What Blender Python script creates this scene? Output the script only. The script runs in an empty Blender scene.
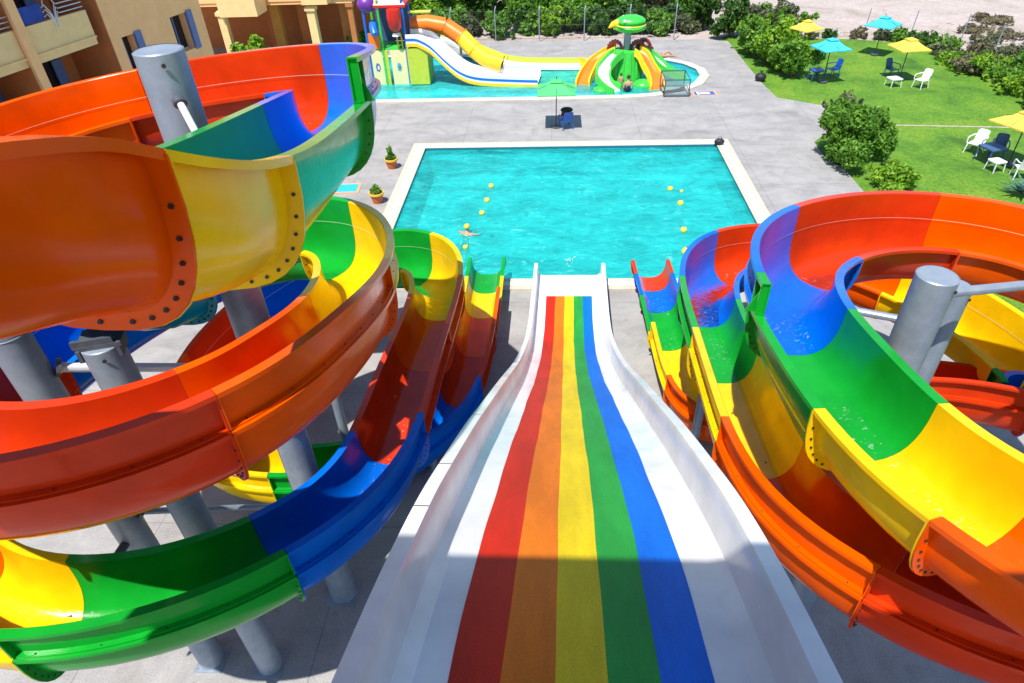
import bpy, bmesh, math, random
import numpy as np
from mathutils import Vector, Matrix
from mathutils.geometry import tessellate_polygon

random.seed(7)
rng = np.random.default_rng(11)
scene = bpy.context.scene
COL = scene.collection
R = math.radians
SUN_E, SKY_E, EXPO = 4.8, .13, .46

# ------------------------------------------------------------------ materials
MATS = {}
def new_mat(name):
    m = bpy.data.materials.new(name); m.use_nodes = True
    nt = m.node_tree; nt.nodes.clear()
    out = nt.nodes.new('ShaderNodeOutputMaterial')
    b = nt.nodes.new('ShaderNodeBsdfPrincipled')
    nt.links.new(b.outputs[0], out.inputs[0])
    return m, nt, b, out
def nd(nt, typ, **kw):
    n = nt.nodes.new(typ)
    for k, v in kw.items(): setattr(n, k, v)
    return n
def noise(nt, scale, detail=4, rough=.55, vec=None, dist=0):
    n = nd(nt, 'ShaderNodeTexNoise'); n.inputs['Scale'].default_value = scale
    n.inputs['Detail'].default_value = detail; n.inputs['Roughness'].default_value = rough
    n.inputs['Distortion'].default_value = dist
    if vec: nt.links.new(vec, n.inputs['Vector'])
    return n
def coords(nt, scale=None, rot=0):
    g = nd(nt, 'ShaderNodeNewGeometry')
    if scale is None: return g.outputs['Position']
    mp = nd(nt, 'ShaderNodeMapping'); nt.links.new(g.outputs['Position'], mp.inputs['Vector'])
    mp.inputs['Scale'].default_value = scale; mp.inputs['Rotation'].default_value = (0, 0, rot)
    return mp.outputs['Vector']
def ramp(nt, fac, stops):
    r = nd(nt, 'ShaderNodeValToRGB'); e = r.color_ramp.elements
    while len(e) < len(stops): e.new(.5)
    for el, (p, c) in zip(e, stops):
        el.position = p; el.color = (c[0], c[1], c[2], 1) if not isinstance(c, (int, float)) else (c, c, c, 1)
    nt.links.new(fac, r.inputs['Fac']); return r.outputs['Color']
def mixc(nt, fac, a, b, mode='MIX'):
    m = nd(nt, 'ShaderNodeMix', data_type='RGBA', blend_type=mode)
    for sock, v in ((m.inputs[0], fac), (m.inputs[6], a), (m.inputs[7], b)):
        if isinstance(v, (int, float)): sock.default_value = v
        elif isinstance(v, tuple): sock.default_value = (*v, 1)
        else: nt.links.new(v, sock)
    return m.outputs[2]
def bump(nt, b, h, strength=.3, dist=.02):
    n = nd(nt, 'ShaderNodeBump'); n.inputs['Strength'].default_value = strength
    n.inputs['Distance'].default_value = dist
    nt.links.new(h, n.inputs['Height']); nt.links.new(n.outputs[0], b.inputs['Normal'])
def mul(c, k): return tuple(min(1, x*k) for x in c)

def plain(name, col, rough=.5, var=.12, scale=6, metal=0, bmp=0, coat=0):
    m, nt, b, o = new_mat(name)
    n = noise(nt, scale, 5, .6, coords(nt))
    c = ramp(nt, n.outputs['Fac'], [(.3, mul(col, 1-var)), (.7, mul(col, 1+var))])
    nt.links.new(c, b.inputs['Base Color'])
    b.inputs['Roughness'].default_value = rough; b.inputs['Metallic'].default_value = metal
    b.inputs['Coat Weight'].default_value = coat
    if bmp: bump(nt, b, n.outputs['Fac'], bmp, .02)
    MATS[name] = m; return m

def gelcoat(name, col, rough=.17):
    """glossy moulded fibreglass: slight colour drift, scuffs, water film"""
    m, nt, b, o = new_mat(name)
    p = coords(nt)
    n1 = noise(nt, 1.3, 5, .6, p); n2 = noise(nt, 34, 3, .6, p); n3 = noise(nt, 5, 6, .7, p, .6)
    c = ramp(nt, n1.outputs['Fac'], [(.3, mul(col, .80)), (.7, mul(col, 1.12))])
    grime = ramp(nt, n3.outputs['Fac'], [(.64, 0.0), (.85, .04)])
    g = tuple(.6*x+.4*y for x, y in zip(col, (.5, .45, .36)))
    c = mixc(nt, grime, c, g)
    nt.links.new(c, b.inputs['Base Color'])
    r = ramp(nt, n3.outputs['Fac'], [(.3, rough*.75), (.75, rough*1.7)])
    nt.links.new(r, b.inputs['Roughness'])
    b.inputs['Specular IOR Level'].default_value = .16; b.inputs['Coat Weight'].default_value = .06; b.inputs['Coat Roughness'].default_value = .05
    bump(nt, b, n2.outputs['Fac'], .05, .01)
    MATS[name] = m; return m

gelcoat('red', (.62, .040, .005)); gelcoat('orange', (.82, .095, .0)); gelcoat('yellow', (.90, .55, .003))
gelcoat('green', (.006, .32, .025)); gelcoat('blue', (.0, .135, .66))
gelcoat('white', (.80, .79, .78), .17); gelcoat('teal', (.0, .36, .46))
def surf_run():
    m, nt, b, o = new_mat('run_water')
    p = coords(nt); n = noise(nt, 16, 4, .65, p, .8); n2 = noise(nt, .9, 3, .5, p); n3 = noise(nt, 5, 4, .6, p, .6)
    a = ramp(nt, n.outputs['Fac'], [(.60, 0.), (.70, 1.)]); a2 = ramp(nt, n2.outputs['Fac'], [(.46, 0.), (.62, 1.)])
    f = mixc(nt, 1.0, a, a2, 'MULTIPLY')
    t = nd(nt, 'ShaderNodeBsdfTransparent'); gl = nd(nt, 'ShaderNodeBsdfGlossy'); gl.inputs['Roughness'].default_value = .08
    fr = nd(nt, 'ShaderNodeFresnel'); fr.inputs['IOR'].default_value = 1.10
    bn = nd(nt, 'ShaderNodeBump'); bn.inputs['Strength'].default_value = .45; bn.inputs['Distance'].default_value = .02
    nt.links.new(n3.outputs['Fac'], bn.inputs['Height']); nt.links.new(bn.outputs[0], gl.inputs['Normal']); nt.links.new(bn.outputs[0], fr.inputs['Normal'])
    m1 = nd(nt, 'ShaderNodeMixShader'); nt.links.new(fr.outputs[0], m1.inputs[0]); nt.links.new(t.outputs[0], m1.inputs[1]); nt.links.new(gl.outputs[0], m1.inputs[2])
    b.inputs['Base Color'].default_value = (.8, .85, .85, 1); m2 = nd(nt, 'ShaderNodeMixShader')
    k = nd(nt, 'ShaderNodeMath', operation='MULTIPLY'); nt.links.new(f, k.inputs[0]); k.inputs[1].default_value = .45
    nt.links.new(k.outputs[0], m2.inputs[0]); nt.links.new(m1.outputs[0], m2.inputs[1]); nt.links.new(b.outputs[0], m2.inputs[2]); nt.links.new(m2.outputs[0], o.inputs[0])
    MATS['run_water'] = m
def carpet(name, col):
    m, nt, b, o = new_mat(name)
    p = coords(nt); n = noise(nt, 130, 4, .75, p); n2 = noise(nt, 3.2, 6, .65, coords(nt, (1, .22, .22)))
    c = ramp(nt, n.outputs['Fac'], [(.3, mul(col, .72)), (.7, mul(col, 1.2))])
    w = ramp(nt, n2.outputs['Fac'], [(.35, .70), (.7, 1.03)])
    c = mixc(nt, 1.0, c, w, 'MULTIPLY')
    nt.links.new(c, b.inputs['Base Color']); b.inputs['Roughness'].default_value = .62
    bump(nt, b, n.outputs['Fac'], .35, .006); b.inputs['Specular IOR Level'].default_value = .25; MATS[name] = m
for k_, c_ in dict(teal=(.3, .6, .7), red=(.75, .30, .20), orange=(.9, .45, .2), yellow=(.92, .75, .3), green=(.3, .6, .3), blue=(.3, .5, .8)).items(): plain('seal_'+k_, c_, .6, .1)
surf_run()
carpet('mat_red', (.64, .022, .004)); carpet('mat_orange', (.84, .20, .006)); carpet('mat_yellow', (.92, .64, .008))
carpet('mat_green', (.022, .36, .05)); carpet('mat_blue', (.0, .17, .80))


def surf_galv():
    m, nt, b, o = new_mat('galv')
    p = coords(nt); n = noise(nt, 4, 6, .65, p); n2 = noise(nt, 2.2, 6, .7, coords(nt, (3, 3, .35)), .5); n3 = noise(nt, 22, 4, .7, p)
    c = ramp(nt, n.outputs['Fac'], [(.3, (.22, .27, .33)), (.7, (.32, .37, .43))])
    r = ramp(nt, n2.outputs['Fac'], [(.60, 0.), (.74, .55)]); k = ramp(nt, n3.outputs['Fac'], [(.4, 0.), (.65, 1.)])
    c = mixc(nt, mixc(nt, 1., r, k, 'MULTIPLY'), c, (.17, .10, .06))
    nt.links.new(c, b.inputs['Base Color']); b.inputs['Roughness'].default_value = .42; b.inputs['Metallic'].default_value = .2; MATS['galv'] = m
surf_galv(); plain('seam_grey', (.42, .34, .28), .8, .2); plain('galv_dark', (.10, .11, .13), .45, .2, 12, .3)
plain('pipe_white', (.74, .75, .76), .35, .06); plain('bolt', (.03, .025, .02), .4, .2)
plain('dark', (.015, .016, .02), .6, .2); plain('terracotta', (.52, .13, .03), .7, .15, 14)
plain('potrim', (.72, .45, .04), .6, .1); plain('soil', (.06, .04, .025), .95, .3, 30)
plain('plastic_white', (.78, .78, .77), .35, .05); plain('plastic_blue', (.015, .10, .42), .35, .15)
plain('plastic_navy', (.05, .10, .24), .4, .15); plain('canvas_yellow', (.82, .56, .07), .8, .08, 5)
plain('canvas_cyan', (.045, .48, .66), .8, .08, 5); plain('canvas_green', (.08, .52, .16), .8, .08, 5)
plain('pole_dark', (.035, .05, .06), .45, .2); plain('cream', (.86, .60, .27), .8, .07, 3)
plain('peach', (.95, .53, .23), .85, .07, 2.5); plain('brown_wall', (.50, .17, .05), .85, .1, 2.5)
plain('ochre', (.55, .27, .05), .85, .1, 3); plain('shutter_blue', (.10, .16, .36), .5, .1)
plain('night_glass', (.012, .014, .02), .12, .2); plain('rail_metal', (.62, .66, .70), .35, .05, metal=.4)
plain('banner_blue', (.01, .05, .30), .7, .4, 2); plain('skin', (.50, .27, .17), .55, .08, 10)
plain('hair', (.03, .018, .012), .6, .2, 30); plain('swim_dark', (.03, .03, .05), .7, .2); plain('swim_red', (.5, .03, .03), .7, .1)
plain('bark', (.13, .085, .05), .9, .3, 12, bmp=.6); plain('panel_cream', (.80, .70, .36), .5, .06)
plain('panel_lime', (.50, .58, .05), .4, .08); plain('purple', (.16, .03, .30), .4, .1); plain('toy_green', (.05, .55, .06), .35, .1)
plain('toy_white', (.82, .82, .80), .35, .04); plain('toy_orange', (.85, .20, .015), .35, .08); plain('toy_yellow', (.86, .58, .02), .35, .07)
plain('toy_red', (.58, .02, .012), .35, .08); plain('toy_blue', (.01, .15, .62), .35, .1); plain('toy_darkred', (.20, .015, .01), .5, .1)
plain('teal_paint', (.02, .45, .60), .6, .1); plain('sign_orange', (.75, .35, .16), .7, .08); plain('mesh_grey', (.28, .34, .34), .6, .2, 30)
plain('buoy', (.86, .66, .07), .4, .05); plain('foam', (.85, .9, .92), .6, .05); plain('tile_roof', (.10, .11, .14), .6, .1)
plain('tile_band', (.02, .16, .24), .3, .2, 20); plain('deck_wood', (.10, .10, .11), .7, .2, 8); plain('rock', (.42, .36, .29), .95, .25, 3, bmp=.8)

def leafmat(name, dark, light, scale=2.2):
    m, nt, b, o = new_mat(name)
    n = noise(nt, scale, 3, .6, coords(nt)); n2 = noise(nt, 14, 2, .6, coords(nt))
    c = ramp(nt, n.outputs['Fac'], [(.35, dark), (.68, light)])
    v = ramp(nt, n2.outputs['Fac'], [(.3, .55), (.7, 1.35)])
    c = mixc(nt, 1.0, c, v, 'MULTIPLY')
    nt.links.new(c, b.inputs['Base Color']); b.inputs['Roughness'].default_value = .55
    t = nd(nt, 'ShaderNodeBsdfTranslucent'); nt.links.new(c, t.inputs['Color'])
    mx = nd(nt, 'ShaderNodeMixShader'); mx.inputs[0].default_value = .38
    nt.links.new(b.outputs[0], mx.inputs[1]); nt.links.new(t.outputs[0], mx.inputs[2]); nt.links.new(mx.outputs[0], o.inputs[0])
    MATS[name] = m
leafmat('leaf_bright', (.12, .30, .012), (.34, .56, .03)); leafmat('leaf_mid', (.065, .20, .014), (.21, .43, .035))
leafmat('leaf_dark', (.03, .10, .012), (.10, .23, .025)); leafmat('leaf_grey', (.07, .10, .045), (.20, .22, .10))
leafmat('leaf_dry', (.16, .13, .075), (.30, .27, .15)); leafmat('leaf_blue', (.05, .15, .12), (.14, .32, .25))

def surf_deck():
    m, nt, b, o = new_mat('deck_concrete')
    p = coords(nt); n = noise(nt, .9, 10, .74, p, .7); st = noise(nt, 1.0, 7, .7, coords(nt, (.30, .9, 1), R(-24)))
    f = noise(nt, 40, 4, .7, p)
    c = ramp(nt, n.outputs['Fac'], [(.25, (.26, .255, .245)), (.5, (.36, .35, .34)), (.75, (.45, .435, .42))])
    c2 = ramp(nt, st.outputs['Fac'], [(.32, (.66, .65, .67)), (.55, (1, 1, 1)), (.75, (1.0, .985, .96))])
    c = mixc(nt, .6, c, c2, 'MULTIPLY')
    c3 = ramp(nt, f.outputs['Fac'], [(.3, .62), (.65, 1.12)]); c = mixc(nt, .85, c, c3, 'MULTIPLY')
    # slab joints every 4 m
    br = nd(nt, 'ShaderNodeTexBrick'); nt.links.new(p, br.inputs['Vector'])
    br.offset = 0; br.inputs['Scale'].default_value = 1; br.inputs['Brick Width'].default_value = 4.0
    br.inputs['Row Height'].default_value = 4.0; br.inputs['Mortar Size'].default_value = .012
    br.inputs['Color1'].default_value = br.inputs['Color2'].default_value = (1, 1, 1, 1); br.inputs['Mortar'].default_value = (.45, .43, .42, 1)
    c = mixc(nt, .55, c, br.outputs['Color'], 'MULTIPLY')
    stn = noise(nt, .35, 4, .6, p, 1.2); s2 = ramp(nt, stn.outputs['Fac'], [(.56, 0.), (.68, .30)])
    c = mixc(nt, s2, c, (.20, .18, .155))
    sp = noise(nt, 3.2, 6, .7, p, .4); s3 = ramp(nt, sp.outputs['Fac'], [(.58, 0.), (.72, .4)]); c = mixc(nt, s3, c, (.16, .15, .14))
    nt.links.new(c, b.inputs['Base Color']); b.inputs['Roughness'].default_value = .85
    bump(nt, b, f.outputs['Fac'], .25, .01); MATS['deck'] = m
surf_deck()
def surf_lawn():
    m, nt, b, o = new_mat('lawn_grass')
    p = coords(nt); n = noise(nt, .42, 6, .65, p, .4); n2 = noise(nt, 9, 5, .75, p); n3 = noise(nt, 1.7, 5, .65, coords(nt, (.5, 1.2, 1)))
    c = ramp(nt, n.outputs['Fac'], [(.32, (.055, .17, .008)), (.5, (.125, .30, .012)), (.68, (.21, .36, .02))])
    c2 = ramp(nt, n2.outputs['Fac'], [(.28, .35), (.68, 1.2)]); c = mixc(nt, .9, c, c2, 'MULTIPLY')
    c3 = ramp(nt, n3.outputs['Fac'], [(.62, 0.), (.78, .55)]); c = mixc(nt, c3, c, (.25, .22, .06))
    nt.links.new(c, b.inputs['Base Color']); b.inputs['Roughness'].default_value = .9
    bump(nt, b, n2.outputs['Fac'], .9, .08); MATS['lawn'] = m
surf_lawn()
def surf_sand():
    m, nt, b, o = new_mat('sand_ground')
    p = coords(nt); n = noise(nt, .25, 9, .7, p, .6); n2 = noise(nt, 3.5, 8, .75, p); n3 = noise(nt, .5, 6, .6, coords(nt, (.4, 1.6, 1)))
    c = ramp(nt, n.outputs['Fac'], [(.25, (.30, .25, .20)), (.5, (.45, .38, .34)), (.75, (.53, .46, .43))])
    c2 = ramp(nt, n2.outputs['Fac'], [(.28, .55), (.5, .95), (.75, 1.12)]); c = mixc(nt, .8, c, c2, 'MULTIPLY')
    c3 = ramp(nt, n3.outputs['Fac'], [(.60, 0.), (.74, .5)]); c = mixc(nt, c3, c, (.33, .22, .13))
    nt.links.new(c, b.inputs['Base Color']); b.inputs['Roughness'].default_value = .95
    bump(nt, b, n2.outputs['Fac'], .6, .08); MATS['sand'] = m
surf_sand()
def surf_coping(name, col):
    m, nt, b, o = new_mat(name)
    p = coords(nt); n = noise(nt, 5, 6, .7, p)
    c = ramp(nt, n.outputs['Fac'], [(.3, mul(col, .82)), (.65, mul(col, 1.05))])
    br = nd(nt, 'ShaderNodeTexBrick'); nt.links.new(p, br.inputs['Vector']); br.offset = 0
    br.inputs['Scale'].default_value = 1; br.inputs['Brick Width'].default_value = .6; br.inputs['Row Height'].default_value = .6
    br.inputs['Mortar Size'].default_value = .008; br.inputs['Color1'].default_value = br.inputs['Color2'].default_value = (1, 1, 1, 1); br.inputs['Mortar'].default_value = (.6, .56, .5, 1)
    c = mixc(nt, .7, c, br.outputs['Color'], 'MULTIPLY')
    nt.links.new(c, b.inputs['Base Color']); b.inputs['Roughness'].default_value = .6; MATS[name] = m
surf_coping('coping_beige', (.60, .53, .42)); surf_coping('coping_white', (.80, .79, .77))
def surf_tile():
    m, nt, b, o = new_mat('pool_tile')
    p = coords(nt)
    br = nd(nt, 'ShaderNodeTexBrick'); nt.links.new(p, br.inputs['Vector']); br.offset = 0
    br.inputs['Scale'].default_value = 1; br.inputs['Brick Width'].default_value = .3; br.inputs['Row Height'].default_value = .3
    br.inputs['Mortar Size'].default_value = .012
    br.inputs['Color1'].default_value = (.20, .74, .80, 1); br.inputs['Color2'].default_value = (.16, .68, .76, 1); br.inputs['Mortar'].default_value = (.45, .78, .8, 1)
    nt.links.new(br.outputs['Color'], b.inputs['Base Color']); b.inputs['Roughness'].default_value = .4; MATS['tile'] = m
surf_tile()
def surf_water(name, tint, scat, foam_amt, wscale, mixs=.55, bstr=.5):
    m, nt, b, o = new_mat(name)
    p = coords(nt, (1, 1.9, 1)); n = noise(nt, wscale, 4, .6, p, 1.4); n2 = noise(nt, wscale*.28, 3, .55, p, .8); n3 = noise(nt, wscale*3.2, 3, .6, p, .5)
    a = nd(nt, 'ShaderNodeMath', operation='ADD'); nt.links.new(n.outputs['Fac'], a.inputs[0]); nt.links.new(n2.outputs['Fac'], a.inputs[1]); ah = nd(nt, 'ShaderNodeMath', operation='MULTIPLY'); nt.links.new(a.outputs[0], ah.inputs[0]); ah.inputs[1].default_value = .5
    a2 = nd(nt, 'ShaderNodeMath', operation='MULTIPLY_ADD'); nt.links.new(n3.outputs['Fac'], a2.inputs[0]); a2.inputs[1].default_value = .3; nt.links.new(a.outputs[0], a2.inputs[2])
    c = ramp(nt, ah.outputs[0], [(.38, mul(scat, .62)), (.5, scat), (.62, mul(scat, 1.35))])
    ff = ramp(nt, n.outputs['Fac'], [(.60, 0.), (.74, foam_amt)])
    f2 = ramp(nt, n3.outputs['Fac'], [(.45, 0.), (.65, 1.)]); ff = mixc(nt, 1.0, ff, f2, 'MULTIPLY')
    c = mixc(nt, ff, c, (.72, .88, .88))
    nt.links.new(c, b.inputs['Base Color']); b.inputs['Roughness'].default_value = .06; b.inputs['IOR'].default_value = 1.33
    bn = nd(nt, 'ShaderNodeBump'); bn.inputs['Strength'].default_value = bstr; bn.inputs['Distance'].default_value = .06
    nt.links.new(a2.outputs[0], bn.inputs['Height']); nt.links.new(bn.outputs[0], b.inputs['Normal'])
    t = nd(nt, 'ShaderNodeBsdfTransparent'); t.inputs['Color'].default_value = (*tint, 1)
    mx = nd(nt, 'ShaderNodeMixShader'); mx.inputs[0].default_value = mixs
    nt.links.new(t.outputs[0], mx.inputs[1]); nt.links.new(b.outputs[0], mx.inputs[2]); nt.links.new(mx.outputs[0], o.inputs[0])
    MATS[name] = m
surf_water('water_main', (.26, .86, .84), (.022, .48, .44), .65, 2.0, .52, .5)
surf_water('water_kids', (.35, .88, .90), (.04, .60, .58), .35, 2.2, .55, .4)

# ------------------------------------------------------------------ mesh builder
class MB:
    def __init__(s): s.v = []; s.f = []; s.m = []
    def face(s, pts, mi=0):
        i = len(s.v); s.v += [tuple(p) for p in pts]; s.f.append(tuple(range(i, i+len(pts)))); s.m.append(mi)
    def grid(s, rows, mi=0, closed=False, flip=False):
        """rows: list of equal-length point lists"""
        i = len(s.v); n = len(rows[0])
        for r in rows: s.v += [tuple(p) for p in r]
        for a in range(len(rows)-1):
            for b in range(n if closed else n-1):
                q = (i+a*n+b, i+a*n+(b+1) % n, i+(a+1)*n+(b+1) % n, i+(a+1)*n+b)
                s.f.append(q[::-1] if flip else q); s.m.append(mi)
        return i
    def box(s, c, sz, rz=0, mi=0, M=None):
        hx, hy, hz = sz[0]/2, sz[1]/2, sz[2]/2; i = len(s.v); ca, sa = math.cos(rz), math.sin(rz)
        for z in (-hz, hz):
            for x, y in ((-hx, -hy), (hx, -hy), (hx, hy), (-hx, hy)):
                p = Vector((x*ca-y*sa, x*sa+y*ca, z))
                if M: p = M @ p
                s.v.append((p.x+c[0], p.y+c[1], p.z+c[2]))
        for q in ((3, 2, 1, 0), (4, 5, 6, 7), (0, 1, 5, 4), (1, 2, 6, 5), (2, 3, 7, 6), (3, 0, 4, 7)):
            s.f.append(tuple(i+k for k in q)); s.m.append(mi)
    def tube(s, pts, rad, n=10, mi=0, cap=True):
        pts = [Vector(p) for p in pts]
        if not hasattr(rad, '__len__'): rad = [rad]*len(pts)
        ref = None; rows = []
        for k, p in enumerate(pts):
            t = (pts[min(k+1, len(pts)-1)]-pts[max(k-1, 0)]).normalized()
            if ref is None: ref = Vector((1, 0, 0)) if abs(t.x) < .8 else Vector((0, 1, 0))
            u = (ref-t*ref.dot(t)).normalized(); w = t.cross(u); ref = u
            rows.append([p+(u*math.cos(2*math.pi*j/n)+w*math.sin(2*math.pi*j/n))*rad[k] for j in range(n)])
        i = s.grid(rows, mi, True)
        if cap:
            s.f.append(tuple(i+j for j in range(n))[::-1]); s.m.append(mi)
            e = i+(len(pts)-1)*n; s.f.append(tuple(e+j for j in range(n))); s.m.append(mi)
    def lathe(s, c, prof, n=20, mi=0, sx=1, sy=1):
        rows = [[(c[0]+r*sx*math.cos(2*math.pi*j/n), c[1]+r*sy*math.sin(2*math.pi*j/n), c[2]+z) for j in range(n)] for r, z in prof]
        s.grid(rows, mi, True)
    def prism(s, poly, z0, z1, mi=0):
        n = len(poly); s.face([(x, y, z0) for x, y in poly][::-1], mi); s.face([(x, y, z1) for x, y in poly], mi)
        for k in range(n):
            a, b = poly[k], poly[(k+1) % n]; s.face([(*a, z0), (*b, z0), (*b, z1), (*a, z1)], mi)
    def xprism(s, fn, poly, h0, h1, mi=0):
        """prism with a mapping fn(u, v, h) -> world"""
        n = len(poly); s.face([fn(u, v, h0) for u, v in poly][::-1], mi); s.face([fn(u, v, h1) for u, v in poly], mi)
        for k in range(n):
            a, b = poly[k], poly[(k+1) % n]; s.face([fn(*a, h0), fn(*b, h0), fn(*b, h1), fn(*a, h1)], mi)
    def ball(s, c, r, n=14, mi=0):
        if not hasattr(r, '__len__'): r = (r, r, r)
        rows = []
        for a in range(n//2+1):
            th = math.pi*a/(n//2); rr = max(math.sin(th), 1e-3)
            rows.append([(c[0]+r[0]*rr*math.cos(2*math.pi*j/n), c[1]+r[1]*rr*math.sin(2*math.pi*j/n), c[2]-r[2]*math.cos(th)) for j in range(n)])
        s.grid(rows, mi, True)
    def build(s, name, mats, parent=None, smooth=35, org=None):
        me = bpy.data.meshes.new(name)
        vs = s.v
        if org is not None: vs = [(x-org[0], y-org[1], z-org[2]) for x, y, z in vs]
        me.from_pydata(vs, [], s.f)
        for mn in ([mats] if isinstance(mats, str) else mats): me.materials.append(MATS[mn])
        me.polygons.foreach_set('material_index', s.m)
        bm = bmesh.new(); bm.from_mesh(me); bmesh.ops.remove_doubles(bm, verts=bm.verts, dist=.0004)
        bmesh.ops.recalc_face_normals(bm, faces=bm.faces); bm.to_mesh(me); bm.free()
        if smooth:
            me.polygons.foreach_set('use_smooth', [True]*len(me.polygons)); me.set_sharp_from_angle(angle=R(smooth))
        me.update()
        o = bpy.data.objects.new(name, me); COL.objects.link(o)
        if parent is not None: o.parent = parent
        if org is not None and parent is None: o.location = org
        return o
def tag(o, label, cat, group=None, kind=None):
    if label: o['label'] = label
    if cat: o['category'] = cat
    if group: o['group'] = group
    if kind: o['kind'] = kind
    return o
def thing(name, label, cat, loc=(0, 0, 0), rz=0, group=None):
    o = bpy.data.objects.new(name, None); COL.objects.link(o); o.empty_display_size = .3
    o.location = loc; o.rotation_euler = (0, 0, rz)
    return tag(o, label, cat, group)
def struct(o): o['kind'] = 'structure'; return o
def dup(root, loc, rz, label, group=None):
    r = root.copy(); COL.objects.link(r); r.location = loc; r.rotation_euler = (0, 0, rz); r['label'] = label
    if group: r['group'] = group
    for ch in list(root.children):
        c = ch.copy(); COL.objects.link(c); c.parent = r
        for g in list(ch.children):
            d = g.copy(); COL.objects.link(d); d.parent = c
    return r

# ------------------------------------------------------------------ ground, deck, pools
def sheet(name, outer, holes, z, mat, curbs=0):
    polys = [[Vector((x, y, 0)) for x, y in outer]]+[[Vector((x, y, 0)) for x, y in h] for h in holes]
    tris = tessellate_polygon(polys); flat = [p for q in polys for p in q]
    mb = MB(); mb.v = [(p.x, p.y, z) for p in flat]
    for t in tris: mb.f.append(tuple(t)); mb.m.append(0)
    if curbs:
        for q in polys:
            for k in range(len(q)):
                a, b = q[k], q[(k+1) % len(q)]; mb.face([(a.x, a.y, z), (b.x, b.y, z), (b.x, b.y, z-curbs), (a.x, a.y, z-curbs)])
    o = mb.build(name, mat, smooth=0)
    for pl in o.data.polygons:
        if abs(pl.normal.z) > .5 and pl.normal.z < 0: pl.flip()
    return struct(o)
def offset_poly(poly, d):
    n = len(poly); out = []
    A = sum(poly[k][0]*poly[(k+1) % n][1]-poly[(k+1) % n][0]*poly[k][1] for k in range(n)); sg = 1 if A > 0 else -1
    for k in range(n):
        p0, p1, p2 = Vector(poly[k-1]), Vector(poly[k]), Vector(poly[(k+1) % n])
        a, b = (p1-p0).normalized(), (p2-p1).normalized()
        na, nb = Vector((a.y, -a.x))*sg, Vector((b.y, -b.x))*sg
        m = (na+nb); m = m/(max(.3, 1+na.dot(nb)))
        q = p1+m*d; out.append((q.x, q.y))
    return out
MAIN = [(-5.6, 17.25), (7.1, 17.25), (7.1, 28.0), (-5.6, 28.0)]
def smooth_poly(pts, it=2):
    for _ in range(it):
        o = []
        for k in range(len(pts)):
            a, b = pts[k], pts[(k+1) % len(pts)]
            o += [(.75*a[0]+.25*b[0], .75*a[1]+.25*b[1]), (.25*a[0]+.75*b[0], .25*a[1]+.75*b[1])]
        pts = o
    return pts
KIDS = [(-13, 34.95), (0.5, 34.93), (3.6, 34.98)]+[(5.2, 35.2), (6.6, 35.8), (7.6, 36.8), (8.15, 38.1), (8.15, 39.3), (7.6, 40.4), (6.6, 41.3), (5.2, 41.8), (3.4, 41.85),
        (1.5, 41.35), (-.8, 40.95), (-2.6, 41.3), (-4.4, 42.5), (-6.0, 43.1), (-9, 43.2), (-13, 43.2)]
def rail_ring(name, inner, strips, z, mats, drop=.12):
    mb = MB(); prev = inner; n = len(inner); zz = z
    pa = [(x, y, z-.3) for x, y in inner]; pb = [(x, y, z) for x, y in inner]
    mb.grid([pa+[pa[0]], pb+[pb[0]]], 2)
    d = 0
    for w, mi in strips:
        d += w; nx = offset_poly(inner, d)
        a = [(x, y, z) for x, y in prev]; b = [(x, y, z) for x, y in nx]
        mb.grid([a+[a[0]], b+[b[0]]], mi); prev = nx
    a = [(x, y, z) for x, y in prev]; b = [(x, y, z-drop) for x, y in prev]
    mb.grid([a+[a[0]], b+[b[0]]], strips[-1][1])
    return struct(mb.build(name, mats, smooth=20))
rail_ring('pool_coping', MAIN, [(.16, 0), (.22, 1), (.22, 0)], .05, ['coping_beige', 'coping_white', 'tile_band'])
rail_ring('splash_pool_coping', KIDS, [(.16, 0), (.20, 1), (.16, 0)], .04, ['coping_beige', 'coping_white', 'tile_band'])
def basin(name, poly, depth):
    mb = MB(); a = [(x, y, -.02) for x, y in poly]; b = [(x, y, -depth) for x, y in poly]
    mb.grid([a+[a[0]], b+[b[0]]]); mb.face(b); return struct(mb.build(name, 'tile', smooth=0))
basin('pool_basin', offset_poly(MAIN, .01), 1.3); basin('splash_pool_basin', offset_poly(KIDS, .01), .45)
def water(name, poly, z, mat):
    mb = MB(); mb.face([(x, y, z) for x, y in poly]); o = mb.build(name, mat, smooth=0)
    for pl in o.data.polygons:
        if pl.normal.z < 0: pl.flip()
    return struct(o)
water('pool_water', offset_poly(MAIN, -.004), -.06, 'water_main'); water('splash_pool_water', offset_poly(KIDS, -.004), -.05, 'water_kids')

DECK = [(-34, -14), (12.2, -14), (11.9, 12), (11.6, 23.3), (11.6, 25.4), (11.2, 26.3), (11.3, 28.2), (12.4, 29.6), (13.3, 31.0), (13.6, 32.6), (11.3, 34.2), (11.15, 36.9), (11.2, 45.4), (9.5, 46.0), (-4.8, 46.7), (-14, 47.3), (-34, 48.8)]
mh, kh = offset_poly(MAIN, .3), offset_poly(KIDS, .25)
sheet('pool_deck', DECK, [mh, kh], 0, 'deck', .1)
sheet('ground', [(-320, -260), (340, -260), (340, 420), (-320, 420)], [mh, kh], -.085, 'sand')
LAWN = [(9.8, -6), (25, -6), (25.6, 24), (24.6, 32), (24.2, 38), (23.4, 43.2), (19, 45.4), (15.4, 45.9), (13.2, 46.6), (10.2, 47.2), (10.4, 25), (10.2, 10)]
sheet('lawn', smooth_poly(LAWN, 2), [], -.035, 'lawn')
mb = MB(); mb.tube([(12.0, 30.4, -.02), (15.73, 30.09, -.02), (19.74, 29.67, -.02), (24.4, 29.1, -.02)], .035, 6); struct(mb.build('lawn_edging_strip', 'rock'))
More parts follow.
